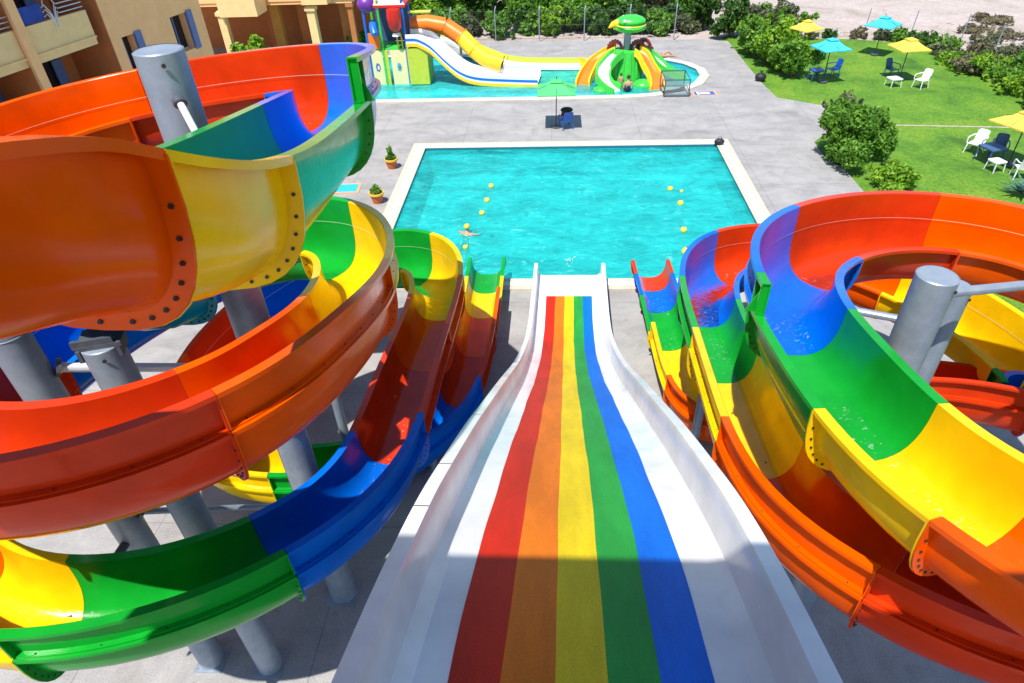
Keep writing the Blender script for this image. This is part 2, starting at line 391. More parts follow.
# ------------------------------------------------------------------ spiral flumes
LC = np.array([(-7.43,2.58,10.69),(-3.91,1.73,10.65),(-2.18,1.59,10.55),(-2.11,2.17,10.24),(-2.05,3.17,9.60),(-2.37,5.18,9.13),
 (-2.63,7.56,8.69),(-2.99,9.56,8.26),(-4.28,10.73,7.93),(-6.27,11.06,7.65),(-8.12,10.48,7.42),(-9.09,8.92,7.26),
 (-8.91,6.78,7.15),(-7.73,4.75,7.08),(-6.00,3.53,7.04),(-4.24,3.47,7.03),(-2.96,4.30,7.02),(-2.66,5.47,6.80),
 (-2.64,6.81,6.33),(-2.86,8.31,5.91),(-3.43,9.66,5.67),(-4.57,10.18,5.55),(-5.98,9.57,5.44),(-7.17,7.99,5.32),
 (-7.73,6.00,5.15),(-7.43,4.30,4.94),(-6.29,3.46,4.70),(-4.69,3.67,4.41),(-3.21,4.78,4.09),(-2.48,6.33,3.74),
 (-2.58,8.39,3.42),(-2.53,10.65,3.12),(-2.51,12.63,2.91),(-3.03,13.87,2.81),(-4.17,14.14,2.74),(-5.54,13.47,2.58),
 (-6.73,12.14,2.32),(-7.38,10.57,1.99),(-7.27,9.22,1.65),(-6.37,8.47,1.35),(-4.89,8.47,1.11),(-3.30,9.17,0.90),
 (-2.15,10.58,0.76),(-1.93,13.34,0.73),(-1.97,17.95,0.72),(-2.07,24.48,0.69)])
RC = np.array([(4.31,1.65,7.50),(3.46,2.77,7.13),(3.04,4.05,6.79),(3.02,5.56,6.51),(3.04,7.11,6.24),(3.52,8.48,5.96),
 (4.55,9.58,5.70),(5.92,10.19,5.50),(7.30,10.11,5.37),(8.32,9.26,5.33),(8.68,7.75,5.32),(8.30,5.94,5.32),
 (7.31,4.31,5.32),(5.96,3.31,5.32),(4.54,3.22,5.27),(3.37,3.96,5.09),(2.75,5.16,4.73),(2.87,7.07,4.28),
 (3.03,9.43,3.78),(3.18,11.73,3.32),(3.83,13.42,2.99),(5.12,14.16,2.83),(6.71,13.78,2.76),(8.15,12.51,2.68),
 (9.03,10.92,2.56),(9.28,9.70,2.43),(9.08,9.46,2.37),(8.30,10.12,2.19),(6.88,10.70,1.86),(5.19,10.56,1.44),
 (3.78,10.24,1.07),(3.12,10.82,0.85),(3.08,13.23,0.76),(2.96,17.87,0.72),(2.69,24.79,0.68)])
def bspl(C, u):
    K = len(C)-3; u = np.clip(u, 0, K-1e-6); i = u.astype(int); t = (u-i)[:, None]
    b = [(1-t)**3/6, (3*t**3-6*t**2+4)/6, (-3*t**3+3*t**2+3*t+1)/6, t**3/6]
    return sum(b[k]*C[i+k] for k in range(4))
HW, DEP, EXT, LIP = .52, .77, .45, .11
def uprof(n=18):
    pts = []
    for k in range(n+1):
        th = math.pi*k/n; c, s = math.cos(th), math.sin(th)
        pts.append((-math.copysign(abs(c)**(2/2.9), c)*HW, -DEP*abs(s)**(2/2.9)))
    return pts
UP = uprof()
def shell_profile():
    ins = [(-HW-LIP, -.05), (-HW-LIP, 0), (-HW-.012, 0)]+UP[0:1]+UP[1:-1]+UP[-1:]+[(HW+.012, 0), (HW+LIP, 0), (HW+LIP, -.05)]
    out = [(HW+LIP-.018, -.05), (HW+LIP-.018, -.018), (HW+.016, -.018)]+[(x*1.035, z*1.03-.004) for x, z in UP[1:-1][::-1]]+[(-HW-.016, -.018), (-HW-LIP+.018, -.018), (-HW-LIP+.018, -.05)]
    return ins+out
SHELL = shell_profile()
EXTP = [(HW-.004, -.045), (HW-.004, EXT-.012), (HW+.006, EXT), (HW+LIP, EXT), (HW+LIP, EXT-.05), (HW+LIP-.016, EXT-.05), (HW+LIP-.016, EXT-.018),
        (HW+.014, EXT-.018), (HW+.014, .026), (HW+.075, .020), (HW+.075, .003), (HW+.003, .003), (HW+.003, -.045)]
FLANGE = .10
class Flume:
    def __init__(s, C, ph0, ph1, sign, scl=1, dz=1):
        s.dz = dz
        s.C, s.ph0, s.ph1, s.sign, s.scl = C, ph0, ph1, sign, scl; s.K = len(C)-3
    def frame(s, ph):
        ph = np.atleast_1d(np.asarray(ph, float)); u = (ph-s.ph0)/(s.ph1-s.ph0)*s.K
        P = bspl(s.C, u); d = bspl(s.C, u+.01)-bspl(s.C, u-.01)
        T = d/np.linalg.norm(d, axis=1)[:, None]; N = np.cross(T, [0, 0, 1.]); N /= np.linalg.norm(N, axis=1)[:, None]
        sc = 1-.095*np.clip(((ph-s.ph0)/(s.ph1-s.ph0)-.93)/.05, 0, 1)
        return P, T, N*s.sign, sc*s.scl
    def sweep(s, mb, prof, a, b, n, mi=0, closed=True, capm=None):
        P, T, N, sc = s.frame(np.linspace(a, b, n))
        rows = [[tuple(P[k]+N[k]*x*sc[k]+np.array([0, 0, z if z > -.1 else z*sc[k]**2])) for x, z in prof] for k in range(n)]
        i = mb.grid(rows, mi, closed, flip=(s.sign > 0)); m = len(prof)
        if closed:
            mb.f.append(tuple(range(i, i+m))); mb.m.append(mi)
            e = i+(n-1)*m; mb.f.append(tuple(range(e+m-1, e-1, -1))); mb.m.append(mi)
    def flange(s, mb, ph, dirn, bolts=True, ext=False):
        """ring plate round the outside of the trough end, with bolts; dirn=+1 extends into the section"""
        P, T, N, sc = s.frame(ph); P, T, N, sc = P[0], T[0], N[0], sc[0]
        th = .014; d0, d1 = T*dirn*.002, T*dirn*(.002+th)
        f = lambda x, z, d: tuple(P+N*x*sc+np.array([0, 0, z if z > -.1 else z*sc**2])+d)
        inn = [(x*1.03, min(z*1.03-.003, -.02)) for x, z in UP]
        L = len(inn); outr = []
        for k, (x, z) in enumerate(inn):
            a, b = inn[max(k-1, 0)], inn[min(k+1, L-1)]; tx, tz = b[0]-a[0], b[1]-a[1]; l = math.hypot(tx, tz)
            outr.append((x+tz/l*FLANGE, min(z-tx/l*FLANGE, -.02)))
        for d, fl in ((d0, 0), (d1, 1)):
            mb.grid([[f(x, z, d) for x, z in inn], [f(x, z, d) for x, z in outr]], 0)
        mb.grid([[f(x, z, d0) for x, z in outr], [f(x, z, d1) for x, z in outr]], 0)
        if ext:
            q = [(HW+.012, .02), (HW+.09, .02), (HW+.09, EXT-.02), (HW+.012, EXT-.02)]
            mb.face([f(x, z, d0) for x, z in q]); mb.face([f(x, z, d1) for x, z in q])
            for k in range(4): a, b = q[k], q[(k+1) % 4]; mb.face([f(*a, d0), f(*b, d0), f(*b, d1), f(*a, d1)])
        if bolts:
            mid = [((a[0]+b[0])/2, (a[1]+b[1])/2) for a, b in zip(inn, outr)]
            acc = .06; prev = mid[0]
            for q in mid[1:]:
                acc += math.hypot(q[0]-prev[0], q[1]-prev[1]); prev = q
                if acc > .095:
                    acc = 0; c = np.array(f(q[0], q[1], d1)); mb.tube([c, c+T*dirn*.012], .0125, 6, 1)
    def build(s, root, cols, joints, ext_a, ext_b):
        seg = list(zip(joints[:-1], joints[1:]))
        for (a, b), c in zip(seg, cols):
            n = max(8, int((b-a)/3.2)+1); mb = MB(); g = .06
            s.sweep(mb, SHELL, a+g, b-g, n)
            o = mb.build('trough_section', c, root); o['label'] = c+' moulded trough section'
            ea, eb = max(a, ext_a), min(b, ext_b); has = eb-ea > 2
            for e, dd, ex in ((a, 1, has and ext_a < a-1), (b, -1, has and ext_b > b+1)):
                fb = MB(); s.flange(fb, e, dd, ext=ex); fb.build('flange', [c, 'bolt'], o)
            if has:
                eb_ = MB(); s.sweep(eb_, EXTP, ea+g, eb-g, max(3, int((eb-ea)/3.2)+1))
                s.sweep(eb_, [(HW-.0065, -.006), (HW-.0065, .006)], ea+g, eb-g, max(3, int((eb-ea)/3.2)+1), 2, closed=False)
                for e, ed in ((ea, 1), (eb, -1)):
                    if (e == ext_a and ed == 1) or (e == ext_b and ed == -1):
                        P, T, N, sc = s.frame(e+ed*.3); P, T, N, sc = P[0], T[0], N[0], sc[0]
                        f = lambda u, v, h: tuple(P+N*u*sc+np.array([0, 0, v])+T*ed*h)
                        eb_.xprism(f, [(HW-.003, .002), (HW+LIP, .002), (HW+LIP, .03), (HW+LIP*.95, EXT-.002), (HW-.003, EXT-.002)], 0, .015)
                        eb_.xprism(f, [(HW+.01, .004), (HW+.20, .004), (HW+.03, EXT-.06), (HW+.01, EXT-.06)], .10, .125)
                # bolts along the foot of the panel
                ph = ea+3
                while ph < eb-2:
                    P, T, N, sc = s.frame(ph); q = P[0]+N[0]*(HW+.045)+np.array([0, 0, .018]); eb_.tube([q, q+np.array([0, 0, .012])], .010, 6, 1); ph += 9
                eb_.build('side_panel', [c, 'bolt', 'seal_'+c], o)
            wb = MB(); q = [(x*.985, z+.012) for x, z in UP if z < -.66]
            s.sweep(wb, q, a, b, n, 0, closed=False); wb.build('running_water', 'run_water', o)

def through(pts):                                                       # B-spline control points that pass close to pts
    p = np.array(pts, float); C = np.vstack([2*p[0]-p[1], p, 2*p[-1]-p[-2]]); Q = C.copy()
    for _ in range(30): C[1:-1] += (p-(C[:-2]+4*C[1:-1]+C[2:])/6)
    return C
cyc = ['orange', 'yellow', 'green', 'blue', 'red']
LC = np.concatenate([[(-4.6, -1.9, 11.15), (-5.3, .6, 10.95), (-4.05, 1.72, 10.68)], LC[2:]]); fl_left = Flume(LC, -135-1260/43, 1125, 1, dz=.765)
JL = [-163, -71, -43, 5.8, 61.3, 110, 152, 192, 222, 250, 301.8, 371.6, 429.7, 475, 525, 555, 584, 612, 653.0, 696.9, 735.5, 765.7, 807.6, 848, 885, 922, 960, 998.5, 1036, 1074, 1093, 1106, 1114.2, 1120.5]
CL = [cyc[k % 5] for k in range(len(JL)-1)]
left = thing('spiral_water_slide', 'tall rainbow spiral flume left of the straight striped slide, coiling three and a half turns', 'water slide', (-5.5, 7.0, 0), group='open spiral flumes')
RC = np.concatenate([[(3.0, -2.3, 8.95), (4.7, -2.1, 8.75), (6.0, -.8, 8.40), (5.6, .9, 7.95)], RC]); fl_right = Flume(RC, -265-4*845/32, 580, -1)
JR = [-369, -330, -288, -254.5, -229.5, -191.3, -141.7, -94.1, -54, -15, 25, 65, 104.7, 145.4, 178.4, 205.4, 244.8, 283, 308, 357, 377, 394, 474, 530.9, 553.6, 565, 571.2, 575.2]
CR = [cyc[(k+3) % 5] for k in range(len(JR)-1)]
right = thing('spiral_water_slide', 'lower rainbow spiral flume right of the straight striped slide, coiling two and a half turns', 'water slide', (5.6, 7.0, 0), group='open spiral flumes')
fl_left.build(left, CL, JL, 0, 1107)
fl_right.build(right, CR, JR, -197, 552)
inner = thing('inner_chute', 'short teal and blue chute inside the left spiral flume, under its orange and yellow start', 'water slide', (-5, 6, 0))
fl_in = Flume(through([(-7.3, 6.9, 8.05), (-6.5, 6.45, 7.90), (-5.7, 5.95, 7.74), (-4.95, 5.48, 7.72), (-4.08, 5.62, 7.48), (-4.52, 6.5, 7.12), (-4.32, 7.35, 6.92), (-3.75, 7.95, 6.80)]), 0, 70, 1, .85, 1.35)
fl_in.build(inner, ['red', 'teal', 'blue', 'blue'], [.2, 27, 40.5, 52, 69.6], 999, 1000)
for r in (left, right, inner):
    for ch in r.children: ch.matrix_parent_inverse = Matrix.Translation(-r.location)

# ------------------------------------------------------------------ steel columns with arms and braces
def nearest(fl, x, y, lo, hi):
    ph = np.arange(lo, hi, 2.); P, T, N, sc = fl.frame(ph); d = np.hypot(P[:, 0]-x, P[:, 1]-y); k = int(d.argmin())
    return d[k], P[k], N[k], T[k]
def steel_column(x, y, top, rad, label, fl, passes, cap=True, braces=(), maxd=2.4):
    root = thing('steel_column', label, 'support column', (x, y, 0), group='galvanised support columns')
    mb = MB(); mb.lathe((0, 0, 0), [(rad, .02), (rad, top-.012), (rad-.012, top)], 28); mb.lathe((0, 0, 0), [(0.001, top-.006), (rad-.01, top-.006)], 28)
    mb.tube([(rad*.55, -rad*.92, top-.10), (rad*.57, -rad*.97, top-.10)], .022, 8, 1)
    for z in np.arange(2.2, top-.3, 2.4): mb.lathe((0, 0, 0), [(rad, z-.008), (rad+.006, z), (rad, z+.008)], 28)
    mb.build('shaft', ['galv', 'bolt'], root, smooth=30)
    mb = MB(); mb.box((0, 0, .012), (rad*2.3, rad*2.3, .016))
    for a in range(4):
        an = a*math.pi/2+math.pi/4; mb.tube([(rad*1.28*math.cos(an), rad*1.28*math.sin(an), .018), (rad*1.28*math.cos(an), rad*1.28*math.sin(an), .04)], .012, 6)
    mb.build('base_plate', 'galv', root, smooth=0)
    for lo, hi in passes:
        d, P, N, T = nearest(fl, x, y, lo, hi)
        if d > maxd: continue
        fz = P[2]-DEP-.06; dirv = Vector((P[0]-x, P[1]-y, 0)).normalized()
        a0 = Vector((0, 0, fz-.20))+dirv*(rad*.9); a1 = Vector((P[0]-x, P[1]-y, fz-.07))-dirv*.05
        mb = MB(); mb.tube([a0, a1], .06, 10)
        mb.tube([Vector((0, 0, max(.3, fz-.75)))+dirv*(rad*.9), a0.lerp(a1, .75)], .035, 8)
        # saddle under the trough: cross plate and two cheek plates
        ang = math.atan2(dirv.y, dirv.x)
        mb.box((a1.x, a1.y, fz+.0), (.46, .14, .02), ang); mb.box((a1.x, a1.y, fz-.05), (.12, .14, .10), ang)
        for sx in (-.22, .22):
            mb.box((a1.x+dirv.x*sx, a1.y+dirv.y*sx, fz+.045), (.02, .14, .11), ang)
        mb.build('support_arm', 'galv_dark', root, smooth=30)
    for (bx, by, bz, dx, dy, dz, br, bm_) in braces:
        mb = MB(); p0 = Vector((bx-x, by-y, bz)); p1 = Vector((dx-x, dy-y, dz)); mb.tube([p0, p1], br, 12)
        u = (p1-p0).normalized(); mb.tube([p1-u*.12, p1-u*.02], br*1.8, 12, 1); mb.tube([p0+u*.0, p0+u*.05], br*1.9, 12, 1)
        mb.build('brace', [bm_, 'galv_dark'], root, smooth=30)
    if 'teal' in label:
        mb = MB(); mb.box((0, .05, top+.02), (.44, .34, .05), .3); mb.box((0, -.10, top+.07), (.40, .04, .09), .3); mb.box((0, .20, top+.07), (.40, .04, .09), .3)
        for sx in (-.22, .22): mb.box((sx*.8, sx*.3, top-.06), (.04, .26, .14), .3)
        mb.build('chute_saddle', 'galv_dark', root, smooth=0)
    return root
steel_column(-3.8, 6.55, 9.46, .235, 'tallest grey steel column standing inside the top loop of the left spiral flume', fl_left, [(-40, 30), (300, 420), (650, 760)],
             braces=[(-3.62, 6.3, 9.05, -2.75, 5.2, 8.2, .035, 'pipe_white')])
steel_column(-4.72, 5.2, 6.92, .205, 'grey steel column under the teal blue inner chute of the left spiral flume', fl_left, [(240, 330)])
steel_column(-5.75, 5.25, 7.6, .205, 'grey steel column at the far left edge, joined to its neighbour by a white brace', fl_left, [(210, 300), (560, 640)],
             braces=[(-5.56, 5.38, 6.42, -4.0, 6.42, 5.55, .055, 'pipe_white'), (-5.53, 5.3, 3.95, -4.0, 6.42, 2.7, .045, 'galv')])
steel_column(-4.55, 10.0, 2.2, .10, 'slim low post under the yellow lower bend of the left spiral flume', fl_left, [])
steel_column(4.3, 6.44, 6.95, .222, 'open topped grey steel column inside the top loop of the right spiral flume', fl_right, [(100, 200)],
             braces=[(4.45, 6.55, 6.62, 8.2, 7.6, 6.30, .06, 'galv')])
steel_column(5.15, 7.3, 6.25, .20, 'shorter grey steel column standing in shade close behind the open topped one', fl_right, [(-60, 60)], maxd=3,
             braces=[(4.95, 7.35, 5.62, 4.06, 7.8, 5.55, .055, 'galv'), (4.95, 7.2, 4.5, 4.0, 7.1, 4.5, .05, 'galv')])
steel_column(6.6, 6.2, 5.0, .22, 'grey steel column hidden under the right side of the right spiral flume', fl_right, [(30, 100), (400, 470)], maxd=3.2)
for x, y, fl, lo, hi, lab in ((-2.15, 11.6, fl_left, 1040, 1110, 'short post under the red stretch of the left exit chute'), (-2.0, 15.6, fl_left, 1040, 1120, 'short post under the yellow stretch of the left exit chute'),
                              (3.2, 11.3, fl_right, 510, 570, 'short post under the orange stretch of the right exit chute'), (3.0, 15.5, fl_right, 510, 572, 'short post under the blue stretch of the right exit chute'),
                              (-2.53, 9.6, fl_left, 720, 770, 'grey post carrying the red middle turn of the left spiral flume'), (-2.9, 13.2, fl_left, 760, 830, 'grey post carrying the green middle turn of the left spiral flume'),
                              (3.15, 10.0, fl_right, 140, 230, 'grey post carrying the green lower turn of the right spiral flume'), (4.6, 13.5, fl_right, 220, 300, 'grey post carrying the red lower turn of the right spiral flume'),
                              (6.9, 9.9, fl_right, -130, -60, 'grey post carrying the red top turn of the right spiral flume')):
    d, P, N, T = nearest(fl, x, y, lo, hi); h = P[2]-DEP-.03
    if h < .06: continue
    root = thing('steel_post', 'thin galvanised '+lab, 'support post', (P[0], P[1], 0), group='thin flume posts')
    r_ = .05 if h < 1 else .09
    mb = MB(); mb.tube([(0, 0, .015), (0, 0, h-.03)], r_, 12); mb.build('shaft', 'galv', root)
    mb = MB(); mb.box((0, 0, .012), (.3, .3, .02)); mb.build('base_plate', 'galv', root, smooth=0)
    mb = MB(); mb.box((0, 0, h-.015), (.35, .3, .03), math.atan2(N[1], N[0])); mb.build('saddle', 'galv_dark', root, smooth=0)

# ------------------------------------------------------------------ straight rainbow slide
PROF = [(-1.4, 8.42), (-.5, 8.26), (.8, 7.95), (1.5, 7.70), (2.1, 7.45), (2.8, 7.10), (3.5, 6.68), (4.55, 6.02), (5.24, 5.56), (6.05, 5.02), (7.6, 3.98), (9.0, 3.02), (10.0, 2.38), (11.0, 1.78), (11.8, 1.33), (12.6, .93), (13.4, .62), (14.2, .44), (15.2, .36), (16.2, .32), (17.15, .29)]
PY = np.array([p[0] for p in PROF]); PZ = np.array([p[1] for p in PROF])
def cr(y):
    k = int(np.clip(np.searchsorted(PY, y)-1, 0, len(PY)-2)); h = PY[k+1]-PY[k]; t = (y-PY[k])/h
    def sl(i): i0, i1 = max(i-1, 0), min(i+1, len(PY)-1); return (PZ[i1]-PZ[i0])/(PY[i1]-PY[i0])
    h00, h10, h01, h11 = 2*t**3-3*t**2+1, t**3-2*t**2+t, -2*t**3+3*t**2, t**3-t**2
    return h00*PZ[k]+h10*h*sl(k)+h01*PZ[k+1]+h11*h*sl(k+1)
def sx0(y): return .115+.0255*y
ws = thing('straight_water_slide', 'wide straight white slide with five rainbow stripes running down into the pool', 'water slide', (.4, 8, 0))
def wsweep(mb, prof, ys, mi=0, closed=False, end=0):
    rows = []
    for y in ys:
        z = cr(min(y, 17.15)); rows.append([(sx0(y)+x-.4, y-8, z+h) for x, h in prof])
    i = mb.grid(rows, mi, closed); m = len(prof)
    if closed:
        mb.f.append(tuple(range(i, i+m))); mb.m.append(mi); e = i+(len(rows)-1)*m; mb.f.append(tuple(range(e+m-1, e-1, -1))); mb.m.append(mi)
YS = list(np.arange(-1.4, 17.11, .15))
WH, WR, RH = .83, .955, .43
BEDP = [(-WR-.10, RH-.07), (-WR-.10, RH), (-WR, RH), (-WR+.015, RH-.06), (-.935, .20), (-.92, .07), (-WH, 0), (WH, 0), (.92, .07), (.935, .20), (WR-.015, RH-.06), (WR, RH), (WR+.10, RH), (WR+.10, RH-.07),
        (WR+.09, RH-.07), (WR+.09, RH-.02), (WR+.02, RH-.02), (.96, .19), (.94, .05), (.85, -.02), (-.85, -.02), (-.94, .05), (-.96, .19), (-WR-.02, RH-.02), (-WR-.09, RH-.02), (-WR-.09, RH-.07)]
mb = MB(); wsweep(mb, BEDP, YS, closed=True); bed = mb.build('slide_bed', 'white', ws)
mb = MB(); sw = .262; names = ['mat_red', 'mat_orange', 'mat_yellow', 'mat_green', 'mat_blue']
YM = [y for y in YS if y <= 15.95]
for k in range(5):
    a, b = (k-2.5)*sw, (k-1.5)*sw
    rows = []
    for y in YM:
        w = lambda q, j: q+.004*math.sin(y*2.3+j*1.7)+.002*math.sin(y*5.9+j*2.6)
        z = cr(y); rows.append([(sx0(y)+w(a, k)-.4, y-8, z+.004), (sx0(y)+w(b, k+1)-.4, y-8, z+.004)])
    mb.grid(rows, k)
mat_ = mb.build('striped_mat', names, ws, smooth=60)
for y in (2.62, 3.35, 4.9, 6.6, 9.4):                                   # bed joints
    mb = MB(); wsweep(mb, [(-WR-.102, RH-.07), (-WR-.102, RH+.002), (-WR, RH+.002)], [y, y+.012]); mb.build('rim_joint', 'galv_dark', ws, smooth=0)
for y in (2.2, 5, 7.5, 10, 12.2):                                        # trestles under the bed
    z = cr(y)-.16; mb = MB()
    for sx in (-.7, .7): mb.tube([(sx0(y)+sx-.4, y-8, .02), (sx0(y)+sx-.4, y-8, z)], .07, 10)
    mb.tube([(sx0(y)-.95-.4, y-8, z), (sx0(y)+.95-.4, y-8, z)], .05, 10)
    if z > 2: mb.tube([(sx0(y)-.7-.4, y-8, z*.35), (sx0(y)+.7-.4, y-8, z*.75)], .035, 8)
    mb.build('trestle', 'galv', ws)

# ------------------------------------------------------------------ launch tower the picture is taken from (behind the camera)
tw = thing('slide_tower', 'roofed launch tower behind the top of the slides', 'tower', (0, -3, 0))
mb = MB(); mb.box((0, 0, 9.3), (8.4, 4.4, .16)); mb.box((.1, .6, 8.2), (3.4, 3.0, .14)); mb.build('platform', 'deck_wood', tw, smooth=0)
mb = MB()
for x in (-4, 4):
    for y in (-2, 1.9): mb.tube([(x, y, .02), (x, y, 13.8)], .14, 14)
mb.build('post_frame', 'galv', tw)
mb = MB(); mb.box((0, -.05, 13.9), (10.8, 5.2, .16)); mb.face([(-5.4, -2.65, 13.99), (5.4, -2.65, 13.99), (0, -.05, 15.6)]); mb.face([(5.4, -2.65, 13.99), (5.4, 2.55, 13.99), (0, -.05, 15.6)])
mb.face([(5.4, 2.55, 13.99), (-5.4, 2.55, 13.99), (0, -.05, 15.6)]); mb.face([(-5.4, 2.55, 13.99), (-5.4, -2.65, 13.99), (0, -.05, 15.6)]); mb.build('roof', 'tile_roof', tw, smooth=0)
mb = MB()
for z in (9.8, 10.35):
    mb.tube([(-4, 1.9, z), (-4, -2, z), (4, -2, z), (4, 1.9, z)], .03, 8)
    mb.tube([(-4, 1.9, z), (-2.2, 1.9, z)], .03, 8); mb.tube([(2.0, 1.9, z), (4, 1.9, z)], .03, 8)
mb.build('guard_rail', 'galv', tw)
# ------------------------------------------------------------------ plants
def leaves_mesh(name, clumps, n, size, mat, parent, seed, up=.35, aspect=.55, zmin=.05):
    """clumps: (x,y,z, rx,ry,rz, weight) ellipsoids; leaves sit mostly near clump shells, leaf-sized quads folded along the midrib"""
    g = np.random.default_rng(seed); c = np.array(clumps, float); w = c[:, 6]/c[:, 6].sum()
    k = g.choice(len(c), n, p=w); d = g.normal(size=(n, 3)); d /= np.linalg.norm(d, axis=1)[:, None]
    rad = g.random(n)**.45; rad *= 1+g.normal(0, .10, n)
    P = c[k, :3]+d*c[k, 3:6]*rad[:, None]; P[:, 2] = np.maximum(P[:, 2], zmin)
    nrm = d*.6+g.normal(size=(n, 3))*.75+np.array([0, 0, up]); nrm /= np.linalg.norm(nrm, axis=1)[:, None]
    t = np.cross(nrm, g.normal(size=(n, 3))); t /= np.linalg.norm(t, axis=1)[:, None]; b = np.cross(nrm, t)
    s = size*(.55+.9*g.random(n))[:, None]
    tip, base = P+t*s, P-t*s; l, r = P+b*s*aspect+nrm*s*.2, P-b*s*aspect+nrm*s*.2
    V = np.stack([base, r, tip, l], 1).reshape(-1, 3)
    me = bpy.data.meshes.new(name); me.vertices.add(n*4); me.vertices.foreach_set('co', V.ravel())
    me.loops.add(n*4); me.polygons.add(n); me.loops.foreach_set('vertex_index', np.arange(n*4))
    me.polygons.foreach_set('loop_start', np.arange(0, n*4, 4)); me.polygons.foreach_set('loop_total', np.full(n, 4))
    me.materials.append(MATS[mat]); me.update(); me.validate()
    o = bpy.data.objects.new(name, me); COL.objects.link(o)
    if parent: o.parent = parent
    return o
def stems(parent, h, spread, n, r, seed, name='trunk', mat='bark'):
    g = random.Random(seed); mb = MB()
    for k in range(n):
        a = g.uniform(0, 6.28); s = spread*g.uniform(.4, 1); x, y = g.uniform(-.12, .12), g.uniform(-.12, .12)
        pts = [(x*(1), y, -.06), (x+math.cos(a)*s*.2, y+math.sin(a)*s*.2, h*.3), (x+math.cos(a)*s*.55, y+math.sin(a)*s*.55, h*.62), (x+math.cos(a)*s, y+math.sin(a)*s, h*.9)]
        mb.tube(pts, [r, r*.75, r*.5, r*.15], 7)
        q = pts[2]; a2 = a+g.uniform(-1.2, 1.2); mb.tube([q, (q[0]+math.cos(a2)*s*.5, q[1]+math.sin(a2)*s*.5, h*.85)], [r*.4, r*.1], 6)
    mb.build(name, mat, parent)
def bush(name, label, x, y, w, h, mat, n, leaf, seed, cat='bush', group=None, zbase=-.03, nc=9, low=True, trunk=None):
    g = random.Random(seed); root = thing(name, label, cat, (x, y, zbase), 0, group)
    cl = []
    for k in range(nc):
        a = g.uniform(0, 6.28); rr = w*.5*g.uniform(.1, .92); z = h*(g.uniform(.16, .95) if low else g.uniform(.45, .85))*(1-.25*(rr/w*2)**2)
        r = w*.5*g.uniform(.16, .42); cl.append((math.cos(a)*rr, math.sin(a)*rr, z, r, r, min(r, h*.28)*g.uniform(.8, 1.1), r*r))
    cl.append((0, 0, h*.5, w*.30, w*.30, h*.34, w*w*.08))
    for k in range(nc):
        a = g.uniform(0, 6.28); rr = w*.5*g.uniform(.5, 1.12); r = w*.5*g.uniform(.05, .13); cl.append((math.cos(a)*rr, math.sin(a)*rr, h*g.uniform(.3, 1.08)*(1-.35*(rr/w*2)**2), r, r, r*1.7, r*r*1.6))
    leaves_mesh('crown' if not low else 'foliage', cl, n, leaf, mat, root, seed)
    stems(root, h*.8, w*.33, trunk or 5, .035+.012*h, seed)
    return root
# beside the deck
bush('leafy_bush', 'large dark green bush at the corner of the lawn, overhanging the grey deck', 11.95, 26.3, 3.2, 2.1, 'leaf_mid', 17000, .075, 1, nc=18)
bush('shrub', 'pale feathery shrub behind the large dark bush at the lawn corner', 12.95, 30.0, 2.0, 1.6, 'leaf_grey', 2200, .065, 2)
bush('shrub', 'low bright green shrub in front of the large dark bush, above the orange flume', 12.55, 23.8, 1.9, .8, 'leaf_bright', 2400, .075, 3)
bush('leafy_bush', 'rounded bush on the deck edge, nearest the chairs of the front blue parasol', 13.0, 37.6, 2.5, 1.7, 'leaf_mid', 3300, .10, 4)
bush('leafy_bush', 'bush on the deck edge, second from the parasols', 12.35, 40.2, 2.4, 1.9, 'leaf_bright', 3000, .11, 5)
bush('leafy_bush', 'bush by the deck corner, third from the parasols', 11.9, 42.6, 2.5, 2.1, 'leaf_mid', 3000, .11, 6)
bush('leafy_bush', 'bush behind the deck edge bushes, beside the far yellow parasol', 14.2, 43.3, 2.1, 1.8, 'leaf_bright', 2300, .11, 7)
bush('leafy_bush', 'greyish bush at the back corner of the deck', 13.4, 45.6, 2.6, 2.3, 'leaf_grey', 2300, .11, 8)
bush('leafy_bush', 'dark spreading bush at the back right corner of the deck', 11.6, 46.4, 2.6, 2.7, 'leaf_dark', 2800, .12, 9)
bush('leafy_bush', 'grey green bush on the bank left of the sand lot', 15.4, 48.6, 2.4, 1.9, 'leaf_grey', 1800, .12, 10)
bush('leafy_bush', 'small olive bush near the start of the sand lot', 17.0, 48.6, 1.2, .9, 'leaf_mid', 700, .11, 11)
for k, (x, y, w, h, mt, d) in enumerate(((12.7, 38.9, 2.0, 1.5, 'leaf_bright', 'first small infill bush of the deck edge hedge, next to the front blue parasol'), (12.0, 41.5, 2.0, 1.6, 'leaf_mid', 'second small infill bush of the deck edge hedge'), (13.7, 40.9, 1.8, 1.3, 'leaf_bright', 'small bright bush on the lawn side of the deck edge hedge'),
        (12.7, 44.4, 2.2, 1.9, 'leaf_bright', 'bright bush near the back corner in the deck edge hedge'), (14.6, 45.2, 1.8, 1.4, 'leaf_mid', 'mid green bush where the hedge meets the sand lot'), (14.0, 47.6, 2.2, 1.7, 'leaf_mid', 'bush on the bank behind the back corner of the hedge'))):
    bush('leafy_bush', d, x, y, w, h, mt, 2400, .105, 140+k)
